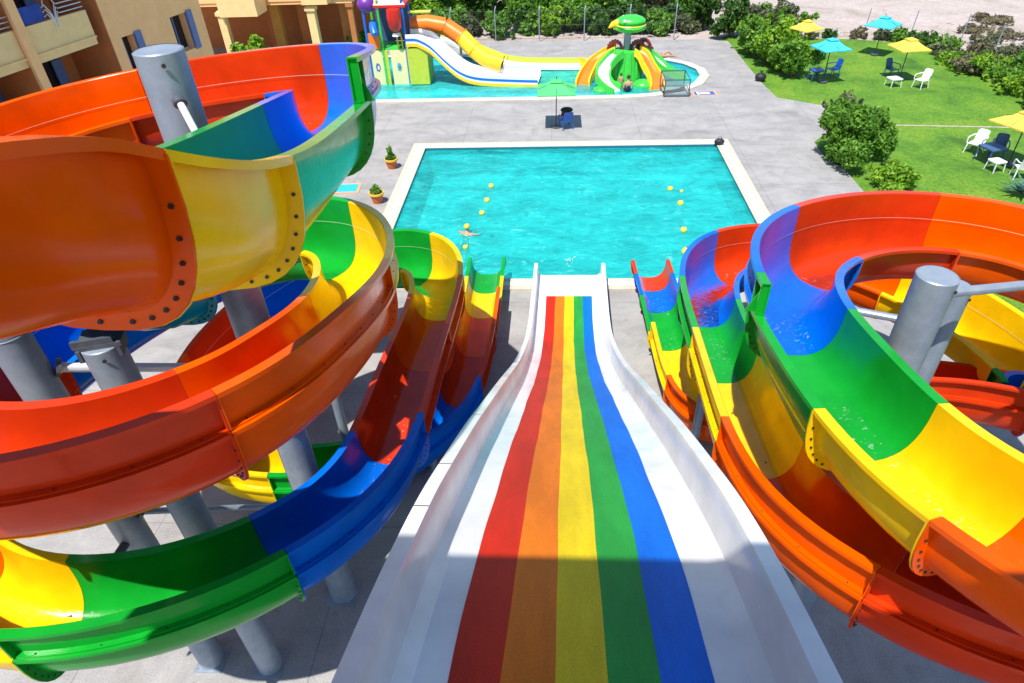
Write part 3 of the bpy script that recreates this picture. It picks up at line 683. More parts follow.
# trees behind the fence
TREES = [(-10.5, 50.5, 4.4, 3.2, 'leaf_bright', 'bright green tree behind the play tower, first of the row behind the fence'), (-8.0, 52.6, 4.2, 3.2, 'leaf_mid', 'mid green tree behind the orange tube slide'),
         (-7.3, 48.7, 3.0, 2.1, 'leaf_mid', 'low bush against the wire fence behind the white toddler slide'), (-5.0, 53.0, 3.6, 3.0, 'leaf_dark', 'dark tree beside the gap in the row behind the fence'),
         (-1.9, 49.6, 3.8, 2.3, 'leaf_mid', 'wide bush right of the gap in the row behind the fence'), (-.6, 53.6, 4.6, 3.6, 'leaf_bright', 'bright tree standing higher in the middle of the row'),
         (1.6, 49.4, 3.4, 2.2, 'leaf_mid', 'rounded bush by the fence left of the parrot shaped shower'), (3.6, 52.6, 4.6, 3.5, 'leaf_bright', 'bright tall tree directly behind the parrot shaped shower'),
         (5.3, 49.3, 3.2, 2.2, 'leaf_dark', 'dark bush by the fence behind the parrot shaped shower'), (7.6, 53.8, 4.2, 3.4, 'leaf_grey', 'greyish tree right of the parrot shaped shower, set back'),
         (8.0, 49.6, 2.4, 1.4, 'leaf_dark', 'small dark bush on the bare bank behind the fence'), (10.2, 48.9, 1.9, 2.9, 'leaf_dark', 'upright dark tree behind the back right of the deck'),
         (-13.2, 51.5, 4.4, 3.4, 'leaf_dark', 'dark tree between the colonnade and the play tower'), (-3.6, 57.5, 5, 3.6, 'leaf_mid', 'far tree seen over the gap in the row'),
         (2.0, 58.5, 5.4, 4.0, 'leaf_bright', 'far bright tree over the middle of the row'), (7.0, 59.0, 5.0, 3.6, 'leaf_mid', 'far tree over the right of the row'), (11.6, 55.5, 3.0, 2.6, 'leaf_grey', 'far grey bush on the bank above the deck corner'), (-9.5, 58.5, 5.2, 4, 'leaf_mid', 'far tree over the left of the row')]
NB = ['first', 'second', 'third', 'fourth', 'fifth', 'sixth', 'seventh', 'eighth', 'ninth']
for k, (x, w, h, mt) in enumerate(((-11.6, 2.6, 1.7, 'leaf_mid'), (-9.2, 2.4, 1.5, 'leaf_dark'), (-5.6, 2.0, 1.2, 'leaf_grey'), (-3.6, 2.2, 1.5, 'leaf_mid'), (-.1, 2.4, 1.6, 'leaf_bright'), (3.3, 2.6, 1.6, 'leaf_dark'), (6.9, 2.2, 1.3, 'leaf_mid'), (9.0, 1.8, 1.1, 'leaf_grey'))):
    TREES.append((x, 48.2+.3*(k % 3), w, h, mt, NB[k]+' low hedge bush hugging the wire fence, counted from the play tower'))
for k, (x, y, w, h, mt, d) in enumerate(((-6.4, 55.2, 4.4, 3.0, 'leaf_mid', 'behind the orange tube slide'), (-2.2, 55.6, 3.2, 2.4, 'leaf_dark', 'right of the gap'), (5.6, 56.0, 4.4, 3.0, 'leaf_bright', 'behind the parrot shaped shower'), (9.6, 52.0, 2.6, 2.2, 'leaf_mid', 'near the deck corner'), (0.6, 51.4, 2.8, 2.6, 'leaf_mid', 'in the middle of the row'), (-11.6, 55.5, 4.6, 3.4, 'leaf_bright', 'behind the play tower'))):
    TREES.append((x, y, w, h, mt, 'filler tree of the second rank beyond the wire fence, '+d))
for k, (x, y, w, h, mt, lab) in enumerate(TREES):
    bush('tree' if h > 2.5 else 'bush', lab, x, y, w, h, mt, int(2300*w*min(1, 52/y)), .16, 40+k, 'tree' if h > 2.5 else 'bush', 'trees behind the wire fence', -.08, nc=12, trunk=6)
DRY = [(22.5, 37.6, 2.4, .8, 'leaf_dry'), (23.3, 35.6, 2.4, 1.2, 'leaf_mid'), (23.6, 33.6, 2.4, 1.3, 'leaf_mid'), (22.6, 32.4, 1.9, 1.0, 'leaf_dark'), (23.6, 38.8, 2.2, 1.2, 'leaf_grey'), (24.8, 37.4, 2.2, 1.2, 'leaf_mid'),
       (22.6, 40.8, 1.8, .7, 'leaf_grey'), (24.4, 41.2, 2.0, .8, 'leaf_dry'), (22.2, 43.6, 1.8, .9, 'leaf_dark'), (20.6, 45.2, 1.5, .6, 'leaf_grey'), (19.4, 45.9, 1.1, .6, 'leaf_dry'), (17.6, 45.9, 1.2, .5, 'leaf_dark'),
       (16.4, 45.6, 1.0, .5, 'leaf_grey'), (24.9, 32.0, 2.2, 1.2, 'leaf_dry'), (26.8, 46.6, 2.4, .35, 'leaf_dry'), (29.0, 49.0, 2.6, .35, 'leaf_dry'), (26.0, 43.6, 2.0, .5, 'leaf_grey'), (28.0, 45.0, 2.0, .4, 'leaf_dry'), (15.6, 46.2, .8, .5, 'leaf_dry'), (22.2, 39.3, 1.9, .9, 'leaf_bright'), (23.0, 37.0, 2.0, 1.1, 'leaf_bright'), (22.9, 34.6, 2.0, 1.0, 'leaf_bright'), (23.2, 42.4, 1.9, .9, 'leaf_mid'), (21.4, 44.6, 1.6, .7, 'leaf_mid'), (24.4, 35.0, 2.4, 1.4, 'leaf_grey'), (25.2, 39.4, 2.2, 1.2, 'leaf_grey')]
dl = ['straw coloured scrub at the right edge of the lawn, widest patch', 'mid green scrub right of the lawn behind the straw patch', 'green scrub at the right edge of the lawn above the near yellow parasol', 'dark scrub clump closest to the near yellow parasol',
      'grey scrub by the fence posts right of the lawn', 'green scrub near the right edge of the view', 'grey scrub on the upper right lawn border', 'straw scrub beyond the upper right lawn border', 'dark scrub at the top right corner of the lawn',
      'low grey scrub on the top border of the lawn', 'small straw tuft on the top border of the lawn', 'low dark tuft behind the far blue parasol', 'low grey tuft behind the far yellow parasol', 'straw scrub right of the near yellow parasol',
      'brown scrub patch on the sand lot nearest the lawn', 'brown scrub patch farthest out on the sand lot', 'grey scrub patch between lawn and sand lot', 'brown scrub patch in the middle of the sand lot', 'tiny straw tuft at the top left of the lawn', 'bright green scrub on the right lawn edge, upper of three', 'bright green scrub on the right lawn edge, middle of three', 'bright green scrub on the right lawn edge, lowest of three', 'mid green scrub just below the top right lawn corner', 'mid green scrub on the top lawn border nearest the corner', 'grey scrub at the right edge of the view, lower patch', 'grey scrub at the right edge of the view, upper patch']
for k, ((x, y, w, h, mt), lab) in enumerate(zip(DRY, dl)):
    bush('scrub', lab, x, y, w, h, mt, int(520*w), .095, 90+k, 'scrub', 'scrub round the lawn and sand lot', -.08, nc=8, trunk=8)
bush('shrub', 'leafy green shrub beside the left colonnade column', -17.4, 39.8, 3.2, 2.1, 'leaf_bright', 2300, .15, 71)
bush('shrub', 'dark potted greenery by the colonnade next to the play tower', -12.2, 43.6, 1.9, 1.6, 'leaf_mid', 1000, .12, 72)
def agave(x, y):
    root = thing('agave_plant', 'spiky blue green agave on the lawn below the near yellow parasol', 'plant', (x, y, -.03)); g = random.Random(5)
    mb = MB()
    for k in range(26):
        a = k*2.4; el = .35+.9*(k/26); L = .75+.2*g.random(); rows = []
        for t in np.linspace(0, 1, 6):
            r = L*(t*math.cos(el*(1-.25*t))); z = .08+L*t*math.sin(el)-.25*t*t; wd = .075*(1-t**2.2)+.003
            cx, cy = math.cos(a), math.sin(a); rows.append([(cx*r-cy*wd, cy*r+cx*wd, z+.02), (cx*r, cy*r, z), (cx*r+cy*wd, cy*r-cx*wd, z+.02)])
        mb.grid(rows)
    mb.build('leaf_rosette', 'leaf_blue', root)
agave(17.0, 22.9)
# rocks and stones along the lawn / sand border
g = random.Random(3)
mb = MB()
for k in range(240):
    x = g.uniform(15, 30); y = 46.2+g.uniform(0, 1.2)+max(0, x-23)*g.uniform(-.9, .6); r = g.uniform(.04, .17)
    mb.ball((x, y, -.08), (r, r*g.uniform(.7, 1.2), r*.6), 6)
for k in range(160):
    x = g.uniform(-9, 13); y = g.uniform(47.2, 54); r = g.uniform(.05, .22); mb.ball((x, y, -.08), (r, r*g.uniform(.7, 1.2), r*.6), 6)
tag(mb.build('scattered_stones', 'rock'), 'scattered pale stones along the edge of the sand lot', 'stones', kind='stuff')

# ------------------------------------------------------------------ fence behind the deck
fx = [-15.4, -12.5, -9.6, -6.7, -3.75, -.85, 2.1, 5.0, 7.9]
def fy(x): return 46.85-.045*(x+4.8)
fence = thing('wire_fence', 'chain link fence on thin posts along the back of the deck', 'fence', (0, 0, 0))
for x in fx:
    mb = MB(); mb.tube([(x, fy(x), -.08), (x, fy(x), 1.85), (x+.05, fy(x)+.25, 2.05)], .035, 8); mb.build('fence_post', 'galv', fence)
mb = MB()
for z in (.12, .95, 1.8): mb.tube([(fx[0], fy(fx[0]), z), (fx[-1], fy(fx[-1]), z)], .009, 5, cap=False)
for k in range(int((fx[-1]-fx[0])/.22)):
    x = fx[0]+k*.22
    for s in (1, -1):
        x1 = x+s*.85
        if fx[0] <= x1 <= fx[-1]: mb.tube([(x, fy(x), .1), (x1, fy(x1), 1.8)], .0035, 3, cap=False)
mb.build('wire_mesh', 'galv_dark', fence, smooth=0)
pf = thing('post_fence', 'leaning thin grey posts with wire right of the lawn', 'fence', (0, 0, 0))
pp = [(24.9, 44.2), (25.3, 41.2), (25.6, 38.2), (25.9, 35.2), (26.2, 32.0), (22.4, 45.4), (19.9, 46.3)]
for x, y in pp:
    mb = MB(); mb.tube([(x, y, -.1), (x+.1, y+.04, 1.5)], .03, 7); mb.build('fence_post', 'galv', pf)
mb = MB()
for z in (.6, 1.3): mb.tube([(x+.06, y, z) for x, y in pp[:5]], .006, 4, cap=False)
mb.build('wire', 'galv_dark', pf)

# ------------------------------------------------------------------ parasols
def parasol(col, label, x, y, side, h, rz, name='parasol'):
    root = thing(name, label, 'parasol', (x, y, 0), rz, 'square parasols')
    mb = MB(); mb.tube([(0, 0, .05), (0, 0, h+.42)], .024, 10); mb.build('pole', 'pole_dark', root)
    mb = MB(); mb.lathe((0, 0, 0), [(.001, .0), (.24, .0), (.24, .05), (.06, .08), (.04, .22), (.001, .22)], 20); mb.build('base', 'galv_dark', root)
    s = side/2; mb = MB(); t = .17
    def ring(k, z, sag): return [(-s*k, -s*k, z), (0, -s*k, z+sag), (s*k, -s*k, z), (s*k, 0, z+sag), (s*k, s*k, z), (0, s*k, z+sag), (-s*k, s*k, z), (-s*k, 0, z+sag)]
    mb.grid([ring(1.0, h-.05, .008), ring(1.0, h, .008), ring(.6, h+.15, .0), ring(.26, h+.345, 0)], 0, True)
    mb.grid([ring(.985, h-.045, .008), ring(.98, h-.012, .008), ring(.6, h+.14, .0), ring(.26, h+.335, 0)], 0, True, True)
    mb.build('canopy', col, root, smooth=20)
    mb = MB(); mb.grid([ring(.32, h+.345, .01), ring(.32, h+.38, .01), ring(.03, h+.47, 0)], 0, True); mb.grid([ring(.315, h+.35, .01), ring(.03, h+.46, 0)], 0, True, True); mb.build('vent_cap', col, root, smooth=20)
    mb = MB(); mb.tube([(0, 0, h+.45), (0, 0, h+.56)], .02, 8); mb.build('finial', 'pole_dark', root)
    for k in range(8):
        a = k*math.pi/4; r_ = s*(1.35 if k % 2 else .97); mb = MB(); ca, sa = math.cos(a), math.sin(a)
        mb.tube([(ca*.03, sa*.03, h+.36), (ca*r_, sa*r_, h-.01+(0 if k % 2 else .045))], .009, 5); mb.tube([(ca*.03, sa*.03, h-.25), (ca*r_*.5, sa*r_*.5, h+.15)], .007, 5)
        mb.build('rib', 'pole_dark', root)
    return root
parasol('canvas_yellow', 'faded yellow parasol at the far left of the lawn with a torn cap', 14.65, 41.7, 1.35, 1.5, .5)
parasol('canvas_cyan', 'turquoise parasol over blue chairs beside the deck edge bush', 14.3, 36.6, 1.48, 1.72, .22)
parasol('canvas_cyan', 'turquoise parasol standing alone at the far edge of the lawn', 18.85, 41.6, 1.55, 1.62, .82)
parasol('canvas_yellow', 'yellow parasol over a white armchair and white stool in mid lawn', 18.25, 36.7, 1.5, 1.62, .12)
parasol('canvas_yellow', 'yellow parasol nearest the camera at the right edge of the lawn', 17.95, 25.6, 1.75, 1.65, .42)
parasol('canvas_green', 'green parasol on the bare deck between the two pools', .2, 30.5, 1.7, 1.72, .0)

# ------------------------------------------------------------------ garden furniture
def armchair(col, label, x, y, rz):
    root = thing('plastic_armchair', label, 'chair', (x, y, -.03), rz, 'plastic garden chairs')
    mb = MB(); mb.box((0, 0, .40), (.46, .46, .03)); mb.tube([(-.23, .23, .40), (-.23, -.23, .40), (.23, -.23, .40), (.23, .23, .40)], .018, 7); mb.build('seat', col, root, smooth=30)
    mb = MB(); rows = []
    for z, yy in ((.40, .22), (.60, .25), (.82, .32), (.88, .34)):
        w = .22 if z < .85 else .17; rows.append([(-w, yy, z), (-w*.5, yy+.035, z), (w*.5, yy+.035, z), (w, yy, z)])
    mb.grid(rows); mb.grid([[(p[0], p[1]+.025, p[2]) for p in r] for r in rows], flip=True)
    for r in (rows[0], rows[-1]): mb.grid([r, [(p[0], p[1]+.025, p[2]) for p in r]])
    for e in (0, -1): mb.grid([[r[e] for r in rows], [(r[e][0], r[e][1]+.025, r[e][2]) for r in rows]])
    mb.build('backrest', col, root)
    for sx in (-1, 1):
        mb = MB(); mb.tube([(sx*.27, -.24, .40), (sx*.28, -.24, .60), (sx*.28, -.16, .64), (sx*.27, .2, .65), (sx*.22, .27, .66)], .024, 8); mb.build('armrest', col, root)
        for yy, t in ((-.22, -.05), (.2, .08)):
            mb = MB(); mb.tube([(sx*.22, yy, .40), (sx*.26, yy+t, 0)], [.028, .02], 7); mb.build('leg', col, root)
    return root
def stool(col, label, x, y, rz, w=.5, h=.42, name='low_table', cat='table'):
    root = thing(name, label, cat, (x, y, -.03), rz, 'low plastic tables')
    mb = MB(); q = [(-w/2+.05, -w/2), (w/2-.05, -w/2), (w/2, -w/2+.05), (w/2, w/2-.05), (w/2-.05, w/2), (-w/2+.05, w/2), (-w/2, w/2-.05), (-w/2, -w/2+.05)]
    mb.prism(q, h-.035, h); mb.prism([(x_*.92, y_*.92) for x_, y_ in q], h-.075, h-.034); mb.build('tabletop', col, root, smooth=0)
    for sx in (-1, 1):
        for sy in (-1, 1):
            mb = MB(); mb.tube([(sx*w*.40, sy*w*.40, h-.05), (sx*w*.46, sy*w*.46, 0)], [.026, .018], 7); mb.build('leg', col, root)
    return root
stool('plastic_blue', 'blue square low table under the turquoise parasol by the deck', 13.95, 36.85, .1, .62, .62)
armchair('plastic_blue', 'blue plastic armchair beside the blue low table', 15.1, 37.6, R(-75))
stool('plastic_white', 'white low table left of the yellow parasol pole in mid lawn', 17.55, 35.75, .2, .6, .42)
armchair('plastic_navy', 'navy armchair in the shade behind the mid lawn yellow parasol pole', 18.05, 37.35, R(25))
armchair('plastic_white', 'white armchair facing left beside the mid lawn yellow parasol', 18.75, 35.4, R(-62))
armchair('plastic_white', 'white armchair facing left behind the navy table, near yellow parasol', 17.25, 26.9, R(-52))
stool('plastic_navy', 'navy table in the shade of the near yellow parasol', 17.3, 25.9, .3, .75, .66)
armchair('plastic_navy', 'navy armchair pushed up behind the navy table', 17.85, 26.35, R(-30))
stool('plastic_white', 'white low table in front of the navy table, near yellow parasol', 17.15, 25.1, .25, .5, .42)
armchair('plastic_white', 'white armchair at the right edge with its back to the camera', 17.75, 24.45, R(165))
armchair('plastic_blue', 'blue chair with a dark bag on it under the green deck parasol', .66, 30.35, R(200))
bag = thing('bag', 'dark bulging bag on the blue chair under the green parasol', 'bag', (.66, 30.35, .40))
mb = MB(); mb.ball((0, 0, .22), (.25, .2, .22), 16); mb.ball((.02, 0, .45), (.29, .24, .12), 16); mb.build('bag_body', 'dark', bag)
mb = MB(); mb.tube([(-.2, -.17, .25), (-.1, -.24, .4), (.1, -.24, .4), (.2, -.17, .25)], .015, 7); mb.build('strap', 'toy_red', bag)
bag2 = thing('bag', 'small black bag left on the far right corner of the pool edge', 'bag', (7.2, 27.95, .05))
mb = MB(); mb.ball((0, 0, .13), (.22, .14, .14), 14); mb.build('bag_body', 'dark', bag2); mb = MB(); mb.tube([(-.12, 0, .22), (-.06, 0, .34), (.06, 0, .34), (.12, 0, .22)], .012, 6); mb.build('handle', 'dark', bag2)
for k, (x, y, l) in enumerate(((11.15, 37.0, 'black rubbish bag under the bush at the deck edge'),)):
    b_ = thing('rubbish_bag', l, 'bag', (x, y, 0)); mb = MB(); mb.ball((0, 0, .2), (.3, .26, .22), 14); mb.build('bag_body', 'dark', b_); mb = MB(); mb.lathe((0, 0, .38), [(.08, 0), (.03, .06), (.09, .14)], 10); mb.build('bag_neck', 'dark', b_)
# pots
for x, y, lab, hh in ((-6.7, 26.0, 'terracotta pot with a pointed plant, farther along the pool edge', .42), (-6.62, 22.75, 'terracotta pot with low greenery, nearer the spiral flume', .2)):
    p = thing('flower_pot', lab, 'plant pot', (x, y, 0), group='terracotta pots')
    mb = MB(); mb.lathe((0, 0, 0), [(.001, .0), (.17, 0), (.25, .34), (.25, .36)], 22); mb.build('pot', 'terracotta', p)
    mb = MB(); mb.lathe((0, 0, 0), [(.25, .345), (.285, .35), (.285, .42), (.25, .425), (.235, .38)], 22); mb.build('rim', 'potrim', p)
    mb = MB(); mb.lathe((0, 0, 0), [(.001, .385), (.24, .385)], 18); mb.build('soil', 'soil', p)
    leaves_mesh('plant', [(0, 0, .48, .2, .2, .1, 1), (0, 0, .5+hh*.4, .11, .11, hh*.75, 1.2)], 420, .055, 'leaf_mid', p, 33+int(y))

# ------------------------------------------------------------------ buoys, swimmers
by = [(0, -2.38, 24.16, .13), (0, -2.45, 22.9, .13), (0, -2.55, 21.85, .13), (0, -2.9, 19.35, .11), (0, 4.55, 23.75, .13), (0, 4.95, 23.55, .08), (0, 4.75, 22.5, .14), (0, 4.55, 20.45, .14), (0, 4.4, 18.95, .19)]
bl = ['yellow buoy farthest from the slides on the left side of the pool', 'yellow buoy second farthest on the left side of the pool', 'yellow buoy just beyond the swimmer', 'yellow buoy between the swimmer and the left chute',
      'yellow buoy at the far end of the right hand row', 'smallest yellow buoy in the right hand row', 'yellow buoy third along the right hand row', 'yellow buoy second nearest the right chute', 'largest yellow buoy, close to the right chute']
for (q, x, y, r), lab in zip(by, bl):
    b_ = thing('buoy', lab, 'buoy', (x, y, -.06), group='yellow pool buoys')
    mb = MB(); r *= .82; mb.ball((0, 0, r*.35), r, 18); mb.build('float', 'buoy', b_)
    mb = MB(); mb.tube([(0, 0, r*1.25), (0, 0, r*1.55)], r*.14, 8); mb.build('eyelet', 'galv_dark', b_)

def person(label, loc, rz, J, suit, hair=True, scale=1, legs_suit=False, cat='person'):
    """J: joint dict -> one continuous skinned body, hair and swimwear as children"""
    root = thing('person', label, cat, loc, rz); root.scale = (scale,)*3
    order = ['pelvis', 'waist', 'chest', 'neck', 'chin', 'head', 'crown', 'lsh', 'lel', 'lwr', 'lha', 'rsh', 'rel', 'rwr', 'rha', 'lhip', 'lkn', 'lan', 'lto', 'rhip', 'rkn', 'ran', 'rto']
    rad = dict(pelvis=.13, waist=.115, chest=.125, neck=.05, chin=.07, head=.095, crown=.06, lsh=.055, lel=.04, lwr=.028, lha=.03, rsh=.055, rel=.04, rwr=.028, rha=.03, lhip=.085, lkn=.055, lan=.036, lto=.03, rhip=.085, rkn=.055, ran=.036, rto=.03)
    E_ = [('pelvis', 'waist'), ('waist', 'chest'), ('chest', 'neck'), ('neck', 'chin'), ('chin', 'head'), ('head', 'crown'), ('chest', 'lsh'), ('lsh', 'lel'), ('lel', 'lwr'), ('lwr', 'lha'), ('chest', 'rsh'), ('rsh', 'rel'), ('rel', 'rwr'), ('rwr', 'rha'),
          ('pelvis', 'lhip'), ('lhip', 'lkn'), ('lkn', 'lan'), ('lan', 'lto'), ('pelvis', 'rhip'), ('rhip', 'rkn'), ('rkn', 'ran'), ('ran', 'rto')]
    names = [n for n in order if n in J]; idx = {n: i for i, n in enumerate(names)}
    def skin(nm, names, scale_r, mat):
        me = bpy.data.meshes.new(nm); ix = {n: i for i, n in enumerate(names)}
        me.from_pydata([J[n] for n in names], [(ix[a], ix[b]) for a, b in E_ if a in ix and b in ix], [])
        o = bpy.data.objects.new(nm, me); COL.objects.link(o); o.modifiers.new('skin', 'SKIN'); s_ = o.modifiers.new('sub', 'SUBSURF'); s_.levels = 1; s_.render_levels = 2
        sv = me.skin_vertices[0].data
        for n in names: r = rad[n]*scale_r; sv[ix[n]].radius = (r, r)
        sv[ix[names[0]]].use_root = True
        dg = bpy.context.evaluated_depsgraph_get(); m2 = bpy.data.meshes.new_from_object(o.evaluated_get(dg)); bpy.data.objects.remove(o)
        m2.materials.clear(); m2.materials.append(MATS[mat]); m2.polygons.foreach_set('use_smooth', [True]*len(m2.polygons))
        o = bpy.data.objects.new(nm, m2); COL.objects.link(o); o.parent = root; return o
    skin('body', names, 1, 'skin')
    if suit:
        sn = [n for n in (['pelvis', 'lhip', 'rhip', 'waist'] if not legs_suit else ['pelvis', 'lhip', 'rhip', 'lkn', 'rkn', 'waist', 'chest']) if n in J]
        if len(sn) > 1: skin('swimwear', sn, 1.12, suit)
    h = Vector(J['head']); f = (Vector(J['head'])-Vector(J['neck'])).normalized()
    mb = MB(); mb.ball(h+f*.045+Vector((0, .02, .0)), (.105, .115, .10), 14); mb.build('hair', 'hair', root)
    mb = MB(); mb.ball(h+Vector((0, -.10, -.01)), (.016, .024, .022), 8); mb.build('nose', 'skin', root)
    mb = MB()
    for sx in (-.034, .034): mb.ball(h+Vector((sx, -.088, .018)), (.014, .010, .010), 8)
    mb.build('eyes', 'dark', root)
    return root
sitJ = dict(pelvis=(0, 0, .12), waist=(0, .03, .30), chest=(0, .04, .48), neck=(0, .02, .62), chin=(0, -.01, .69), head=(0, -.01, .77), crown=(0, .0, .86), lsh=(.19, .04, .53), lel=(.25, .06, .28), lwr=(.22, -.12, .12), lha=(.21, -.2, .09), rsh=(-.19, .04, .53), rel=(-.25, .06, .28), rwr=(-.22, -.12, .12), rha=(-.21, -.2, .09),
            lhip=(.1, -.05, .11), lkn=(.13, -.46, .30), lan=(.13, -.72, .0), lto=(.13, -.88, .0), rhip=(-.1, -.05, .11), rkn=(-.13, -.46, .26), ran=(-.13, -.74, .0), rto=(-.13, -.9, .0))
standJ = dict(pelvis=(0, 0, .92), waist=(0, 0, 1.08), chest=(0, .01, 1.30), neck=(0, 0, 1.46), chin=(0, -.02, 1.53), head=(0, -.02, 1.61), crown=(0, -.01, 1.70), lsh=(.18, 0, 1.38), lel=(.26, -.02, 1.10), lwr=(.27, -.14, .88), lha=(.27, -.18, .80), rsh=(-.18, 0, 1.38), rel=(-.27, -.03, 1.11), rwr=(-.25, -.2, .92), rha=(-.24, -.25, .85),
              lhip=(.1, 0, .86), lkn=(.12, -.03, .46), lan=(.12, .02, .08), lto=(.12, -.13, .03), rhip=(-.1, 0, .86), rkn=(-.12, -.03, .46), ran=(-.12, .02, .08), rto=(-.12, -.13, .03))
swimJ = dict(pelvis=(0, .25, -.45), waist=(0, .15, -.28), chest=(0, .05, -.06), neck=(0, 0, .08), chin=(0, -.03, .14), head=(0, -.03, .22), crown=(0, -.02, .31), lsh=(.19, .04, .02), lel=(.42, -.1, -.04), lwr=(.5, -.32, -.03), lha=(.5, -.4, -.03), rsh=(-.19, .04, .02), rel=(-.42, -.1, -.04), rwr=(-.5, -.32, -.03), rha=(-.5, -.4, -.03),
             lhip=(.1, .3, -.5), lkn=(.12, .5, -.8), lan=(.12, .75, -.9), lto=(.12, .85, -.95), rhip=(-.1, .3, -.5), rkn=(-.12, .45, -.82), ran=(-.12, .7, -.95), rto=(-.12, .8, -1))
lieJ = dict(pelvis=(0, 0, .14), waist=(-.18, 0, .17), chest=(-.38, .0, .28), neck=(-.52, 0, .40), chin=(-.57, -.02, .46), head=(-.60, -.02, .54), crown=(-.62, -.01, .63), lsh=(-.42, .17, .33), lel=(-.58, .24, .14), lwr=(-.44, .32, .04), lha=(-.36, .34, .04), rsh=(-.42, -.17, .33), rel=(-.56, -.26, .14), rwr=(-.4, -.32, .04), rha=(-.32, -.34, .04),
            lhip=(.08, .1, .13), lkn=(.45, .12, .30), lan=(.75, .12, .06), lto=(.88, .12, .08), rhip=(.08, -.1, .13), rkn=(.5, -.12, .12), ran=(.88, -.12, .06), rto=(1.0, -.12, .12))
person('swimmer with head and shoulders above water at the left of the pool', (-2.95, 20.36, -.06), R(160), swimJ, None)
for ch in bpy.data.objects:
    if ch.name.startswith('hair') and ch.parent and 'swimmer' in ch.parent.get('label', ''): ch.name = 'swim_cap'; ch.data.materials[0] = MATS['canvas_yellow']
person('child in dark swimwear sitting in shallow water before the parrot shaped shower', (3.98, 35.55, -.05), R(185), sitJ, 'swim_dark', legs_suit=True)
person('child standing in the water under the parrot shaped shower', (3.7, 36.7, -.45), R(180), standJ, 'swim_red', scale=.62)
person('person lying propped on the far edge of the splash pool', (6.5, 41.75, .04), R(10), lieJ, 'swim_dark')
person('person sitting on the far edge of the splash pool in dark swimwear', (5.75, 42.15, .0), R(-15), sitJ, 'swim_dark', legs_suit=True)
person('child coming off the right orange mini slide into the water', (5.55, 37.9, -.05), R(60), sitJ, 'swim_dark', scale=.8, legs_suit=True)
mb = MB(); g = random.Random(8)
for cx, cy, n_, s_ in ((.62, 18.5, 22, .16), (-2.9, 20.3, 16, .25)):
    for k in range(n_): r_ = g.uniform(.008, .022); mb.ball((cx+g.gauss(0, s_), cy+g.gauss(0, s_), -.06+abs(g.gauss(0, .10 if n_ > 40 else .02))), (r_, r_, r_*.8), 6)
tag(mb.build('splash_droplets', 'foam'), 'white splashes in front of the slide ends and round the swimmer', 'splash', kind='stuff')
# ------------------------------------------------------------------ toddler play tower and slides
def child_mesh(root, mb, name, mats, smooth=35): return mb.build(name, mats, root, smooth)
tp = thing('play_tower', 'small play tower with cream panels, red roof and blue posts in the splash pool', 'play tower', (-9.0, 38.4, -.05))
X0, X1, Y0, Y1 = -1.05, 1.05, -.55, 1.2
for x, y, c in ((X0, Y0, 'toy_blue'), (-.25, Y0, 'toy_green'), (X1, Y0, 'toy_blue'), (X0, Y1, 'toy_green'), (X1, Y1, 'toy_blue')):
    mb = MB(); mb.tube([(x, y, -.4), (x, y, 4.3)], .07, 12); mb.build('post', c, tp)
for x0, x1, c in ((X0+.08, -.34, 'panel_cream'), (.12, X1-.08, 'panel_cream')):
    mb = MB(); mb.box(((x0+x1)/2, Y0, .85), (x1-x0, .05, 1.9)); pn = mb.build('front_panel', c, tp, smooth=0)
    xm = (x0+x1)/2; mb = MB()                                          # plain painted patch standing in for the panel picture
    mb.xprism(lambda u, v, h: (xm+u, Y0-.027-h, .95+v), [(-.12, -.2), (.04, -.26), (.13, -.05), (.08, .16), (-.06, .22), (-.14, .05)], 0, .006, 0)
    mb.xprism(lambda u, v, h: (xm+u, Y0-.034-h, .95+v), [(-.05, -.12), (.05, -.14), (.06, .02), (-.02, .08)], 0, .006, 1)
    mb.build('painted_patch', ['teal_paint' if x0 > 0 else 'shutter_blue', 'toy_red' if x0 > 0 else 'toy_white'], pn, smooth=0)
mb = MB(); mb.box((-.11, Y0-.02, .85), (.17, .07, 1.9)); mb.build('door_jamb', 'panel_lime', tp, smooth=0)
mb = MB(); mb.box((X1, .35, .85), (.05, 1.5, 1.9)); mb.build('side_panel', 'panel_lime', tp, smooth=0)
mb = MB(); mb.box((0, .3, 1.85), (2.0, 1.6, .08)); mb.build('floor', 'toy_green', tp, smooth=0)
mb = MB(); mb.box((-.68, Y0, 2.3), (.62, .05, .8)); mb.build('guard_panel', 'toy_orange', tp, smooth=0)
mb = MB(); mb.tube([(.62, Y0-.02, 1.9), (.62, Y0-.1, 2.5), (.68, Y0-.1, 2.72), (.8, Y0-.1, 2.72), (.86, Y0-.1, 2.5), (.86, Y0-.02, 1.9)], .035, 8); mb.build('grab_rail', 'toy_yellow', tp)
mb = MB(); mb.box((.1, Y1, 2.9), (1.9, .05, 2.0)); mb.build('back_panel', 'plastic_navy', tp, smooth=0)
mb = MB(); mb.tube([(-.65, -.3, 3.1), (-.6, -.7, 2.95), (-.5, -.9, 2.7)], [.24, .22, .20], 14); mb.build('water_funnel', 'toy_blue', tp)
mb = MB(); mb.lathe((.62, -.75, 2.75), [(.12, 0), (.34, .25), (.40, .8), (.36, 1.15), (.0, 1.2)], 18); mb.build('tipping_bucket', 'toy_red', tp); mb = MB(); mb.lathe((.62, -.75, 2.55), [(.001, 0), (.22, .03), (.16, .2)], 16); mb.build('bucket_spout', 'toy_white', tp)
